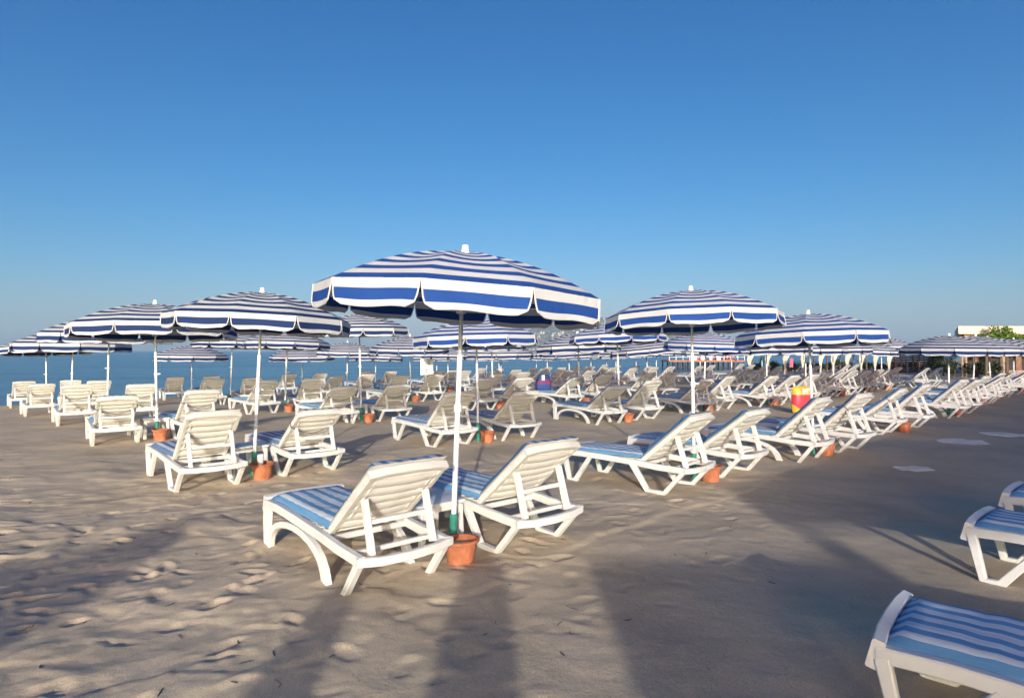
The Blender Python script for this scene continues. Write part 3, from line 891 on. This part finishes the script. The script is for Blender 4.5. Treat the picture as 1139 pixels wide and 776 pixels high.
# ------------------------------------------------------------------ small things
def make_bag():
    o = bag_spot
    mt = Matrix.Translation(o.location) @ o.rotation_euler.to_matrix().to_4x4()
    p = mt @ Vector((.36, 0, .40))
    t = thing('beach_bag', 'blue and magenta beach bag standing on the foot end of a lounger', 'beach bag', p, .25)
    m, nt, b = new_mat('bag_cloth'); L = nt.links
    tc = N(nt, 'ShaderNodeTexCoord'); sp = N(nt, 'ShaderNodeSeparateXYZ'); L.new(tc.outputs['Object'], sp.inputs[0])
    wv = N(nt, 'ShaderNodeTexNoise', i_Scale=5.0); L.new(tc.outputs['Object'], wv.inputs['Vector'])
    ad = N(nt, 'ShaderNodeMath', operation='MULTIPLY_ADD'); ad.inputs[1].default_value = .16; L.new(wv.outputs['Fac'], ad.inputs[0]); L.new(sp.outputs['Z'], ad.inputs[2])
    r = ramp(nt, [(0, (.008, .03, .14)), (.13, (.012, .06, .22)), (.22, (.16, .025, .12)), (.34, (.012, .045, .15))], 'CONSTANT')
    L.new(ad.outputs[0], r.inputs['Fac']); L.new(r.outputs['Color'], b.inputs['Base Color']); b.inputs['Roughness'].default_value = .7
    bm = bmesh.new(); n = 20
    prof = [(0, 1.0), (.03, 1.06), (.15, 1.02), (.26, .92), (.36, .72), (.42, .60)]
    rings = []
    for z, s in prof:
        ring = []
        for k in range(n):
            a = 2*PI*k/n; ca, sa = math.cos(a), math.sin(a)
            ring.append(bm.verts.new((math.copysign(abs(ca)**.5, ca)*.20*s, math.copysign(abs(sa)**.6, sa)*.11*(s if z < .4 else .35), z)))
        rings.append(ring)
    for A, B in zip(rings, rings[1:]):
        for j in range(n): bm.faces.new((A[j], A[(j+1) % n], B[(j+1) % n], B[j]))
    bm.faces.new(rings[0]); bm.faces.new(rings[-1])
    finish('body', bm, m, t)
    bm = bmesh.new()
    pts = [(-.10+.20*k/8, -.03, .41+.09*math.sin(PI*k/8)) for k in range(9)]
    tube(bm, pts, .011, 6); finish('handle', bm, M['cord'], t)
    bm = bmesh.new(); box(bm, -.075, .0, -.105, -.088, .26, .40, .004); finish('pocket', bm, M['signwhite'], t)
    t.scale = (1.15, 1.15, 1.12)
make_bag()

def make_float():
    px, Z = 892, 15.2
    t = thing('beach_bag', 'yellow and red inflatable beach bag with a pale square patch, standing on the sand', 'beach bag', (X(px, Z), Z, gz(X(px, Z), Z)), .12)
    m, nt, b = new_mat('yellow_red_vinyl'); L = nt.links
    tc = N(nt, 'ShaderNodeTexCoord'); sp = N(nt, 'ShaderNodeSeparateXYZ'); L.new(tc.outputs['Object'], sp.inputs[0])
    # red half disc hanging from mid height
    ln = N(nt, 'ShaderNodeVectorMath', operation='DISTANCE'); cb = N(nt, 'ShaderNodeCombineXYZ')
    L.new(sp.outputs['X'], cb.inputs['X']); L.new(sp.outputs['Z'], cb.inputs['Z']); L.new(cb.outputs[0], ln.inputs[0]); ln.inputs[1].default_value = (.02, 0, .47)
    g1 = N(nt, 'ShaderNodeMath', operation='LESS_THAN'); g1.inputs[1].default_value = .37; L.new(ln.outputs['Value'], g1.inputs[0])
    g2 = N(nt, 'ShaderNodeMath', operation='LESS_THAN'); g2.inputs[1].default_value = .47; L.new(sp.outputs['Z'], g2.inputs[0])
    mu = N(nt, 'ShaderNodeMath', operation='MULTIPLY'); L.new(g1.outputs[0], mu.inputs[0]); L.new(g2.outputs[0], mu.inputs[1])
    mx = N(nt, 'ShaderNodeMix', data_type='RGBA'); mx.inputs['A'].default_value = (.78, .48, .05, 1); mx.inputs['B'].default_value = (.62, .05, .07, 1)
    L.new(mu.outputs[0], mx.inputs['Factor']); L.new(mx.outputs['Result'], b.inputs['Base Color']); b.inputs['Roughness'].default_value = .4
    bm = bmesh.new(); nu, nv = 14, 16; T, B = [], []
    for i in range(nu+1):
        rt, rb = [], []
        for j in range(nv+1):
            u = i/nu*2-1; v = j/nv*2-1
            e = max(0, 1-abs(u)**3)**.5*max(0, 1-abs(v)**3)**.5
            x = u*.275*(1-.12*abs(v)**3); z = .34+v*.33
            rt.append(bm.verts.new((x, -.13*e-.004, z))); rb.append(bm.verts.new((x, .13*e+.004, z)))
        T.append(rt); B.append(rb)
    for i in range(nu):
        for j in range(nv):
            bm.faces.new((T[i][j], T[i+1][j], T[i+1][j+1], T[i][j+1])); bm.faces.new((B[i][j], B[i][j+1], B[i+1][j+1], B[i+1][j]))
    for i in range(nu):
        for j in (0, nv): bm.faces.new((T[i][j], T[i+1][j], B[i+1][j], B[i][j]))
    for j in range(nv):
        for i in (0, nu): bm.faces.new((T[i][j], T[i][j+1], B[i][j+1], B[i][j]))
    finish('body', bm, m, t, smooth=60)
    bm = bmesh.new(); box(bm, -.085, .075, -.142, -.118, .49, .62, .006); finish('patch', bm, M['curtain'], t)
make_float()

def make_sign():
    Z = 26.0; x = X(474.8, Z); g = gz(x, Z)
    t = thing('notice_board', 'white notice board with grey lettering on two posts before the sea', 'sign', (x, Z, g))
    top = CAMH-(399.0-HY)*Z/F-g; bot = CAMH-(417.0-HY)*Z/F-g; w = 14.0*Z/F
    bm = bmesh.new(); box(bm, -w/2, w/2, -.012, .012, bot, top, .004); finish('board', bm, M['signwhite'], t)
    for xx in (-.11, .02):
        bm = bmesh.new(); tube(bm, [(xx, .04, -.2), (xx, .04, top+.06)], .018, 8); finish('post', bm, M['pole_upper'], t)
    h = top-bot
    bm = bmesh.new()
    for u0, u1, v, th in ((-.10, .15, .70, .022), (-.16, .17, .62, .018), (-.12, .12, .55, .014), (-.06, .04, .26, .07), (-.045, .04, .16, .05)):
        box(bm, u0, u1, -.016, -.0135, bot+h*v, bot+h*v+th)
    finish('lettering', bm, M['ink'], t)
make_sign()

def slab(px, py, w, d, rz, lab, seed):  # thin pale shapes painted in for patches of sun on the shaded ground
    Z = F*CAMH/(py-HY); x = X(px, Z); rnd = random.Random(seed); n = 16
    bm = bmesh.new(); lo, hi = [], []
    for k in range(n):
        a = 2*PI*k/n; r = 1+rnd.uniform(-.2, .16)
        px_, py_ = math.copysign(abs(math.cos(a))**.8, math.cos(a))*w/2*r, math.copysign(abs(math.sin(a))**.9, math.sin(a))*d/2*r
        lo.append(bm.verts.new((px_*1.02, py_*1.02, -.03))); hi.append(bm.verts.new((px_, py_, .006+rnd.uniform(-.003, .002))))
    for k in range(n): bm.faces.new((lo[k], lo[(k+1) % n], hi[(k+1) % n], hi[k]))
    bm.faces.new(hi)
    o = finish('sun_patch', bm, M['slab'], None, loc=(x, Z, gz(x, Z))); o.rotation_euler = (0, 0, rz)
    tag(o, lab, 'stone slab', 'pale slabs painted as sunlit patches on the walkway')
M['slab'] = simple('sun_patch_pale', (.76, .70, .58), .9, .25, 4.5, .4)
slab(1017, 521, .50, .36, .1, 'pale slab painted as a sunlit patch on the walkway, nearest and smallest of three', 1)
slab(1071, 491, .78, .70, .3, 'pale slab painted as a sunlit patch on the walkway, middle one of three', 2)
slab(1116, 483, .62, .62, .2, 'pale slab painted as a sunlit patch on the walkway, farthest of three', 3)
def litter():
    rnd = random.Random(21); bm = bmesh.new()
    for k in range(150):
        y = 2.4+rnd.random()**1.4*9; x = rnd.uniform(-.85, .5)*y
        if y-x < 2.0: continue
        a = rnd.uniform(0, PI); L_ = rnd.uniform(.02, .09); cv = rnd.uniform(-.5, .5)
        pts = []
        for q in range(5):
            t = (q/4-.5)*L_; xx = x+math.cos(a)*t-math.sin(a)*cv*t*t/L_*2; yy = y+math.sin(a)*t+math.cos(a)*cv*t*t/L_*2
            pts.append((xx, yy, gz(xx, yy)+.003))
        r = rnd.uniform(.0012, .0032); tube(bm, pts, [r*.5, r, r, r, r*.4], 5)
    tag(finish('dry_seaweed', bm, M['rock']), 'thin dark scraps of dry seaweed scattered over the trodden sand', 'seaweed', kind='stuff')
litter()
# cups in the sand-filled pots
def cup(px, Z, label, dz):
    x = X(px, Z); bm = bmesh.new()
    lathe(bm, [(0, 0), (.028, 0), (.036, .11), (.038, .112), (.034, .108), (.027, .01), (0, .01)], 14)
    o = finish('plastic_cup', bm, M['signwhite'], None, loc=(x, Z, gz(x, Z)+dz)); tag(o, label, 'cup')
_v = ROWS['second row'][0]
for o in list(bpy.data.objects):
    if o.get('label') == 'terracotta pot under the leftmost parasol, second row':
        bm = bmesh.new(); lathe(bm, [(0, 0), (.030, 0), (.038, .13), (.040, .133), (.035, .128), (.028, .01), (0, .01)], 14)
        c = finish('plastic_cup', bm, M['signwhite'], None, loc=(o.location.x-.02, o.location.y, o.location.z+.168))
        tag(c, 'white plastic cup standing in the terracotta pot under the leftmost second-row parasol', 'cup')

# ------------------------------------------------------------------ pier
def make_pier():
    Z0 = 62.0; x0, x1 = X(744, Z0), X(829, Z0)
    zt = CAMH-(400.6-HY)*Z0/F
    t = thing('pier', 'reddish timber pier on thin piles standing in the sea', 'pier', (x0, Z0, SEA_Z))
    zt -= SEA_Z
    L_ = x1-x0
    bm = bmesh.new(); box(bm, 0, L_, 0, 3.2, zt-.16, zt, .01); finish('deck', bm, simple('pier_deck', (.42, .17, .10), .8, .2, 1.5), t)
    n = 15
    for k in range(n):
        for yy in (.15, 3.0):
            bm = bmesh.new(); tube(bm, [(.1+k*(L_-.2)/(n-1), yy, -1.6), (.1+k*(L_-.2)/(n-1), yy, zt-.16)], .07, 8); finish('pile', bm, M['darkwood'], t)
    bm = bmesh.new(); bar(bm, [(0, .08, .28), (L_, .08, .28)], .06, .1, side=(0, 1, 0)); finish('waling', bm, M['darkwood'], t)
    bm = bmesh.new()
    for k in range(12): tube(bm, [(.05+k*(L_-.1)/11, .05, zt), (.05+k*(L_-.1)/11, .05, zt+.62)], .03, 6)
    for z in (.32, .6): tube(bm, [(.02, .05, zt+z), (L_-.02, .05, zt+z)], .025, 6)
    finish('railing', bm, M['signwhite'], t)
    red = simple('red_cloth', (.5, .08, .07), .8); wht = M['signwhite']
    rnd = random.Random(5)
    for k in range(16):
        xx = L_*.35+rnd.random()*L_*.52; w = rnd.uniform(.22, .5); h = rnd.uniform(.25, .5)
        bm = bmesh.new(); box(bm, xx-w/2, xx+w/2, .5+k*.13, .54+k*.13, zt, zt+h+.15, .01)
        finish('rail_panel', bm, red if k % 2 else wht, t)
make_pier()

# ------------------------------------------------------------------ leaves
def leaf_cloud(bm, c, rad, n, size, rnd, clumps=14):
    c = Vector(c); cl = []
    for k in range(clumps):
        d = Vector((rnd.gauss(0, 1), rnd.gauss(0, 1), rnd.gauss(0, 1))).normalized()*rnd.uniform(.35, .85)
        cl.append((Vector((d.x*rad[0], d.y*rad[1], d.z*rad[2])), rnd.uniform(.28, .5)))
    for k in range(n):
        o, q = rnd.choice(cl)
        d = Vector((rnd.gauss(0, 1), rnd.gauss(0, 1), rnd.gauss(0, 1))).normalized()*(rnd.random()**.4)*q
        p = c+o+Vector((d.x*rad[0], d.y*rad[1], d.z*rad[2]))
        u = Vector((rnd.gauss(0, 1), rnd.gauss(0, 1), rnd.gauss(0, 1))).normalized()
        v = u.cross(Vector((rnd.gauss(0, 1), rnd.gauss(0, 1), rnd.gauss(0, 1)))).normalized()
        s = size*rnd.uniform(.6, 1.3)
        bm.faces.new([bm.verts.new(p+u*s), bm.verts.new(p+v*s*.5), bm.verts.new(p-u*s), bm.verts.new(p-v*s*.5)])
def tree(name, label, cat, loc, h, crown_c, rad, n, size, mat, seed, group=None, trunk_r=.08):
    rnd = random.Random(seed)
    t = thing(name, label, cat, loc, 0, group)
    bm = bmesh.new(); leaf_cloud(bm, crown_c, rad, n, size, rnd); finish('crown', bm, mat, t, smooth=0)
    bm = bmesh.new(); cc = Vector(crown_c)
    tube(bm, [(0, 0, -.3), (rnd.uniform(-.04, .04), .02, h*.5), (cc.x*.6, cc.y*.6, h), cc], [trunk_r*1.3, trunk_r, trunk_r*.8, trunk_r*.3], 9)
    for k in range(5):
        a = rnd.uniform(0, 6.28); e = cc+Vector((math.cos(a)*rad[0]*.6, math.sin(a)*rad[1]*.6, rnd.uniform(-.2, .5)*rad[2]))
        st = Vector((cc.x*.55, cc.y*.55, h*.85)); tube(bm, [st, st.lerp(e, .5)+Vector((0, 0, .06)), e], [trunk_r*.5, trunk_r*.35, trunk_r*.12], 6)
    finish('trunk', bm, M['bark'], t)
    return t

# ------------------------------------------------------------------ beach bar at the far right
def make_bar():
    Z = 36.0; x0 = X(1066, Z)
    t = thing('beach_bar', 'low beach bar with a long cream roof slab on brown posts', 'building', (x0, Z, 0))
    top = CAMH-(362.5-HY)*Z/F; low = CAMH-(371.5-HY)*Z/F
    bm = bmesh.new(); box(bm, 0, 14, 0, 9, low, top, .03); finish('roof', bm, M['cream'], t)
    bm = bmesh.new(); box(bm, .35, 13.8, .35, 8.8, low-.28, low-.003, .01); finish('soffit', bm, M['soffit'], t)
    for k, px in enumerate((1070, 1083, 1113, 1131)):
        xx = X(px, Z)-x0+.15
        bm = bmesh.new(); box(bm, xx-.17, xx+.17, .25, .6, -.2, low-.28, .02); finish('post', bm, M['wood'] if k % 2 else M['palewood'], t)
    bm = bmesh.new(); box(bm, .4, 13.6, 6.5, 6.7, -.2, low-.28); finish('back_wall', bm, M['darkwood'], t)
    bm = bmesh.new(); box(bm, 1.5, 13.6, 3.2, 3.5, -.2, 1.05, .01); finish('counter', bm, M['darkwood'], t)
    bm = bmesh.new(); box(bm, 1.4, 4.6, -.5, -.25, -.2, .42, .02); finish('low_wall', bm, M['stone'], t)
    for k in range(7):
        bm = bmesh.new(); xx = 2.0+k*1.5; box(bm, xx, xx+.5, 6.38, 6.49, .6, 1.7, .01); finish('wall_panel', bm, M['palewood'] if k % 2 else M['soffit'], t)
make_bar()
for o in [o for o in bpy.data.objects if o.parent and o.parent.name == 'beach_bar']:   # the plan is a parallelogram
    for v in o.data.vertices: v.co.x += v.co.y*.70
for k, (px, Z, h, r, n, mt, lab) in enumerate([
    (1120, 34.2, 1.85, (1.75, .8, .62), 2600, 'leafgreen', 'bright green leafy crown spreading before the bar roof, furthest right'),
    (1114, 35.0, 2.2, (.75, .6, .62), 1000, 'leafgreen', 'rounded green tree standing highest before the bar roof'),
    (1097, 34.6, 1.85, (1.35, .7, .36), 1500, 'leafgreen', 'low green leafy crown trailing along the bar roof edge')]):
    tree('broadleaf_tree', lab, 'tree', (X(px, Z), Z, 0), h, (0, 0, h+.25), r, n, .075, M[mt], 40+k, 'leafy trees in front of the beach bar')
for k, (px, Z, h, r, n, lab) in enumerate([
    (1050, 37.5, .9, (.75, .6, .85), 1100, 'dark green bush left of the beach bar, tall and rounded'),
    (1062, 36.5, .55, (.8, .5, .5), 900, 'dark green bush at the left corner post of the beach bar'),
    (1038, 40.5, .8, (.8, .6, .75), 900, 'dark bush behind the last second-row loungers'),
    (1095, 35.2, .5, (1.0, .5, .5), 900, 'dark bush between the second and third bar posts')]):
    tree('shrub', lab, 'shrub', (X(px, Z), Z, 0), .3, (0, 0, h), r, n, .07, M['leafdark'], 60+k, 'dark bushes around the beach bar', .04)
def make_hedge():
    rnd = random.Random(9); Z = 46.0
    xa, xb = X(838, Z), X(1046, Z)
    t = thing('hedge', 'long low dark hedge behind the pavilion curtains', 'hedge', ((xa+xb)/2, Z, gz(X(940, Z), Z)))
    bm = bmesh.new(); L_ = (xb-xa)/2
    k = -L_
    while k < L_:
        leaf_cloud(bm, (k, rnd.uniform(-.4, .4), .42+rnd.uniform(-.08, .12)), (.62, .5, .42+rnd.uniform(-.1, .15)), 230, .085, rnd, 7); k += .62
    finish('foliage', bm, M['leafdark'], t, smooth=0)
    bm = bmesh.new()
    for j in range(int(L_*2/.9)):
        xx = -L_+.4+j*.9; tube(bm, [(xx, 0, -.3), (xx+.05, 0, .3), (xx+.1, .05, .65)], [.05, .04, .02], 6)
    finish('stem', bm, M['bark'], t)
make_hedge()

def make_screen():
    Z = 43.0; xa, xb = X(990, Z), X(1042, Z); g = gz(xa, Z); n = 9
    t = thing('wooden_screen', 'dark wooden slat screen between the pavilion and the beach bar', 'screen', (xa, Z, g))
    L_ = xb-xa
    for k in range(n):
        bm = bmesh.new(); xx = L_*k/(n-1); box(bm, xx-.05, xx+.05, .0, .09, -.3, 1.45, .008); finish('post', bm, M['wood'] if k % 3 else M['palewood'], t)
    for k in range(n-1):
        bm = bmesh.new(); a = L_*k/(n-1)+.06; b = L_*(k+1)/(n-1)-.06
        for q in range(8): box(bm, a, b, .03, .05, .04+q*.16, .16+q*.16)
        finish('slat_panel', bm, M['darkwood'], t)
make_screen()

# curtained beach pavilions behind the second row
def make_pavilion(pxa, pxb, Z, posts, label):
    xa, xb = X(pxa, Z), X(pxb, Z); g = gz((xa+xb)/2, Z)
    t = thing('pavilion', label, 'pavilion', (xa, Z, g), 0, 'curtained beach pavilions')
    H = CAMH-(389.5-HY)*Z/F-g
    L_ = xb-xa
    bm = bmesh.new()
    for a, b in (((0, 0, H), (L_, 0, H)), ((0, 2.4, H), (L_, 2.4, H)), ((0, 0, H), (0, 2.4, H)), ((L_, 0, H), (L_, 2.4, H))):
        bar(bm, [a, b], .07, .08, side=(0, 0, 1))
    finish('beam', bm, M['palewood'], t)
    bm = bmesh.new(); nx = 14
    vs = [[bm.verts.new((L_*i/nx, 2.4*j/4, H+.05-.09*math.sin(PI*((i*posts/nx) % 1))*math.sin(PI*j/4)**.5)) for j in range(5)] for i in range(nx+1)]
    for i in range(nx):
        for j in range(4): bm.faces.new((vs[i][j], vs[i+1][j], vs[i+1][j+1], vs[i][j+1]))
    finish('roof', bm, M['curtain'], t)
    for k in range(posts+1):
        xx = L_*k/posts
        for yy in (0, 2.4):
            bm = bmesh.new(); bar(bm, [(xx, yy, -.2), (xx, yy, H-.04)], .07, .07, side=(0, 1, 0)); finish('post', bm, M['palewood'], t)
        # gathered curtain, full at the top and tied in low down
        bm = bmesh.new(); rings = []
        rnd = random.Random(k)
        tie = rnd.uniform(.38, .55)
        for z, w in ((H-.03, .26), (H-.3, .22), (H-.6, .16), (H-.85, .10), (tie, .05), (tie-.1, .06), (tie-.2, .07)):
            ring = []
            for q in range(18):
                a = 2*PI*q/18; rr = w*(1+.22*math.cos(6*a+k))
                ring.append(bm.verts.new((xx+rr*math.cos(a)*.8+.1*(w > .2), -.09+rr*math.sin(a)*.3, z)))
            rings.append(ring)
        for A, B in zip(rings, rings[1:]):
            for j in range(18): bm.faces.new((A[j], A[(j+1) % 18], B[(j+1) % 18], B[j]))
        finish('curtain', bm, M['curtain'], t, smooth=60)
make_pavilion(833, 912, 39.5, 4, 'pavilion hung with cream tied-back curtains, just right of the pier')
make_pavilion(926, 988, 39.0, 4, 'pavilion hung with cream tied-back curtains, the one nearer the beach bar')
def make_towel():
    Z = 38.6; x = X(880.5, Z); g = gz(x, Z); bm = bmesh.new()
    n = 8; z1 = CAMH-(398.5-HY)*Z/F; z0 = CAMH-(408.5-HY)*Z/F
    fr = [[bm.verts.new((x-.11+.22*i/n+.02*math.sin(j), Z+.035*math.sin(i*1.7+j*.4), z1+(z0-z1)*j/5)) for j in range(6)] for i in range(n+1)]
    bk = [[bm.verts.new(v.co+Vector((0, .02, 0))) for v in r] for r in fr]
    for i in range(n):
        for j in range(5):
            bm.faces.new((fr[i][j], fr[i+1][j], fr[i+1][j+1], fr[i][j+1])); bm.faces.new((bk[i][j], bk[i][j+1], bk[i+1][j+1], bk[i+1][j]))
    for i in range(n):
        for j in (0, 5): bm.faces.new((fr[i][j], fr[i+1][j], bk[i+1][j], bk[i][j]))
    for j in range(5):
        for i in (0, n): bm.faces.new((fr[i][j], fr[i][j+1], bk[i][j+1], bk[i][j]))
    o = finish('towel', bm, simple('pink_cloth', (.55, .17, .27), .9), None); tag(o, 'pink towel hanging between two cream curtains of the pavilion', 'towel')
make_towel()

# ------------------------------------------------------------------ unseen shadow casters set behind the photographer (their shadows fall into view)
TAN = math.tan(SUN_EL)
def closed_parasol(x, tipZ, w, label, lean=0):
    H = 2.35; y = tipZ-H/TAN
    t = thing('closed_parasol', label, 'beach parasol', (x, y, 0), 0, 'closed parasols behind the photographer')
    bm = bmesh.new(); tube(bm, [(0, 0, -.3), (0, 0, H-.05)], .021, 12); finish('pole', bm, M['pole'], t)
    bm = bmesh.new(); rings = []
    for z, r in ((H, .02), (H-.04, .10), (H-.12, .30), (H-.3, .40), (H-.6, .47), (H-1.0, .5), (H-1.2, .46), (H-1.32, .3)):
        rings.append([bm.verts.new((w*r*(1+.1*math.cos(8*a))*math.cos(a), w*r*(1+.1*math.cos(8*a))*math.sin(a), z)) for a in [2*PI*k/40 for k in range(40)]])
    for A, B in zip(rings, rings[1:]):
        for j in range(40): bm.faces.new((A[j], A[(j+1) % 40], B[(j+1) % 40], B[j]))
    bm.faces.new(rings[0]); bm.faces.new(rings[-1])
    finish('canopy', bm, M['piping'], t)
closed_parasol(-.06, 4.95, .44, 'closed white parasol behind the viewer whose shadow points at the pot')
closed_parasol(-.93, 4.45, .34, 'slimmer closed parasol behind the viewer whose shadow points at the nearest lounger')
h = 2.1
tree('broadleaf_tree', 'small round tree added unseen behind the viewer to cast the shadow at left', 'tree', (-3.1, 5.3-2.62/TAN, 0), 1.1, (0, 0, 1.92), (.60, .6, .78), 11000, .085, M['leafgreen'], 5, None, .06)  # added tree, its crown sized for the shadow at the left
def make_shadow_kiosk():  # added shadow caster, roof height set by the shadow's far edge
    y = -8.0; top = (4.58+8.0)*TAN
    t = thing('kiosk', 'small flat-roofed kiosk added unseen behind the viewer to cast a block shadow', 'kiosk', (1.75, y, 0))
    bm = bmesh.new(); box(bm, -.98, .98, -1.6, -.04, -.2, top-.12, .01); finish('wall', bm, M['cream'], t)
    bm = bmesh.new(); box(bm, -1.02, 1.02, -1.7, 0, top-.117, top, .01); finish('roof', bm, M['palewood'], t)
    bm = bmesh.new(); box(bm, -.7, .7, -.037, .0, .95, 1.7, .01); finish('shutter', bm, M['wood'], t)
make_shadow_kiosk()
def make_shadow_wall():  # added shadow caster, lower edge sloped to shape the walkway shade
    """a long wall parallel to the rows, added unseen to shade the walkway"""
    d = Vector((1, 1, 0)).normalized(); off = 14.0
    top = (4.3+off)*TAN
    t = thing('shadow_wall', 'long flat-topped wall added unseen behind the viewer to shade the walkway', 'building', (2.62, 2.62-off, 0), PI/4)
    def sx(x): return (x-2.35)*math.sqrt(2)
    bm = bmesh.new()
    holes = [(5.0, 5.6, 2.55, 2.95), (7.3, 8.1, 2.55, 2.88), (8.8, 9.5, 2.0, 2.32)]
    lo = (1.75+off)*TAN
    hs = [(sx(a), sx(b), (c+off)*TAN, (e+off)*TAN) for a, b, c, e in holes]
    x = 0.0; end = 60.0; split = sx(4.75)
    box(bm, 0, split, -.03, 0, lo, top)
    for v in bm.verts:
        if v.co.z < lo+.01: v.co.z = ((2.75 if v.co.x < .1 else .4)+off)*TAN
    cur = split
    for a, b, c, e in []:
        box(bm, cur, a, -.03, 0, -.2, top); box(bm, a, b, -.03, 0, -.2, c); box(bm, a, b, -.03, 0, e, top); cur = b
    box(bm, cur, end, -.03, 0, -.2, top)
    bmesh.ops.remove_doubles(bm, verts=bm.verts[:], dist=.0005)
    finish('wall', bm, M['cream'], t, smooth=0)
    bm = bmesh.new(); box(bm, .02, .2, -.18, -.02, -.2, (2.5+off)*TAN-.01); finish('post', bm, M['palewood'], t)
make_shadow_wall()

# ------------------------------------------------------------------ air
def make_haze():
    bm = bmesh.new(); box(bm, -4200, 4200, -500, 7200, -6, 196)
    m = bpy.data.materials.new('sea_haze'); m.use_nodes = True; nt = m.node_tree
    nt.nodes.remove(nt.nodes['Principled BSDF'])
    v = nt.nodes.new('ShaderNodeVolumePrincipled')
    v.inputs['Color'].default_value = (.47, .66, .87, 1); v.inputs['Density'].default_value = HAZE; v.inputs['Anisotropy'].default_value = 0.0
    nt.links.new(v.outputs[0], nt.nodes['Material Output'].inputs['Volume'])
    o = finish('haze', bm, m, smooth=0); tag(o, kind='stuff')
HAZE = 2.6e-4
make_haze()

# ------------------------------------------------------------------ sky, sun, camera
SUNWARD_FILL = 9.5
w = bpy.data.worlds.new('World'); SC.world = w; w.use_nodes = True
nt = w.node_tree; bg = nt.nodes['Background']
sky = nt.nodes.new('ShaderNodeTexSky'); sky.sky_type = 'NISHITA'; sky.sun_disc = False
sky.sun_elevation = SUN_EL; sky.sun_rotation = math.radians(180+1)
sky.altitude = 0; sky.air_density = 1.0; sky.dust_density = 1.0; sky.ozone_density = 3.0
# a clear sky deepened per channel, with the unseen sky round the low sun boosted as fill light
se = nt.nodes.new('ShaderNodeSeparateXYZ'); cb = nt.nodes.new('ShaderNodeCombineXYZ')
nt.links.new(sky.outputs[0], se.inputs[0])
au = nt.nodes.new('ShaderNodeMapRange'); au.interpolation_type = 'SMOOTHSTEP'
for k, v in (('From Min', 8.0), ('From Max', 20.0), ('To Min', 1.0), ('To Max', SUNWARD_FILL)): au.inputs[k].default_value = v
nt.links.new(se.outputs['Y'], au.inputs['Value'])
for ax, ex, ga, cap in (('X', 2.4, .058, 12.6), ('Y', 1.22, .298, 12.6), ('Z', .95, .60, 7.5)):
    pw = nt.nodes.new('ShaderNodeMath'); pw.operation = 'POWER'; pw.inputs[1].default_value = ex
    ml = nt.nodes.new('ShaderNodeMath'); ml.operation = 'MULTIPLY'; ml.inputs[1].default_value = ga
    mn = nt.nodes.new('ShaderNodeMath'); mn.operation = 'MINIMUM'; mn.inputs[1].default_value = cap
    m2 = nt.nodes.new('ShaderNodeMath'); m2.operation = 'MULTIPLY'
    nt.links.new(se.outputs[ax], pw.inputs[0]); nt.links.new(pw.outputs[0], ml.inputs[0]); nt.links.new(ml.outputs[0], mn.inputs[0])
    nt.links.new(mn.outputs[0], m2.inputs[0]); nt.links.new(au.outputs[0], m2.inputs[1]); nt.links.new(m2.outputs[0], cb.inputs[ax])
nt.links.new(cb.outputs[0], bg.inputs['Color'])
bg.inputs['Strength'].default_value = .12
sl = bpy.data.lights.new('sun', 'SUN'); sl.energy = 2.25; sl.angle = math.radians(.53); sl.color = (1.0, .93, .83)
so = bpy.data.objects.new('sun', sl); COL.objects.link(so)
so.rotation_euler = (PI/2-SUN_EL, 0, math.radians(.8)); so.location = (0, -20, 12)

cam = bpy.data.cameras.new('camera'); cam.sensor_width = 36; cam.lens = 36*F/1139
cam.clip_start = .05; cam.clip_end = 20000
co = bpy.data.objects.new('camera', cam); COL.objects.link(co)
co.location = (0, 0, CAMH); co.rotation_euler = (PI/2+math.atan((HY-388)/F), 0, 0)
SC.camera = co
SC.view_settings.view_transform = 'Standard'; SC.view_settings.look = 'None'
SC.view_settings.exposure = 1.13; SC.view_settings.gamma = 1.0
SC.view_settings.use_curve_mapping = False
SC.cycles.max_bounces = 6; SC.cycles.diffuse_bounces = 3; SC.cycles.glossy_bounces = 2; SC.cycles.transmission_bounces = 2
SC.cycles.volume_bounces = 0; SC.cycles.use_denoising = True
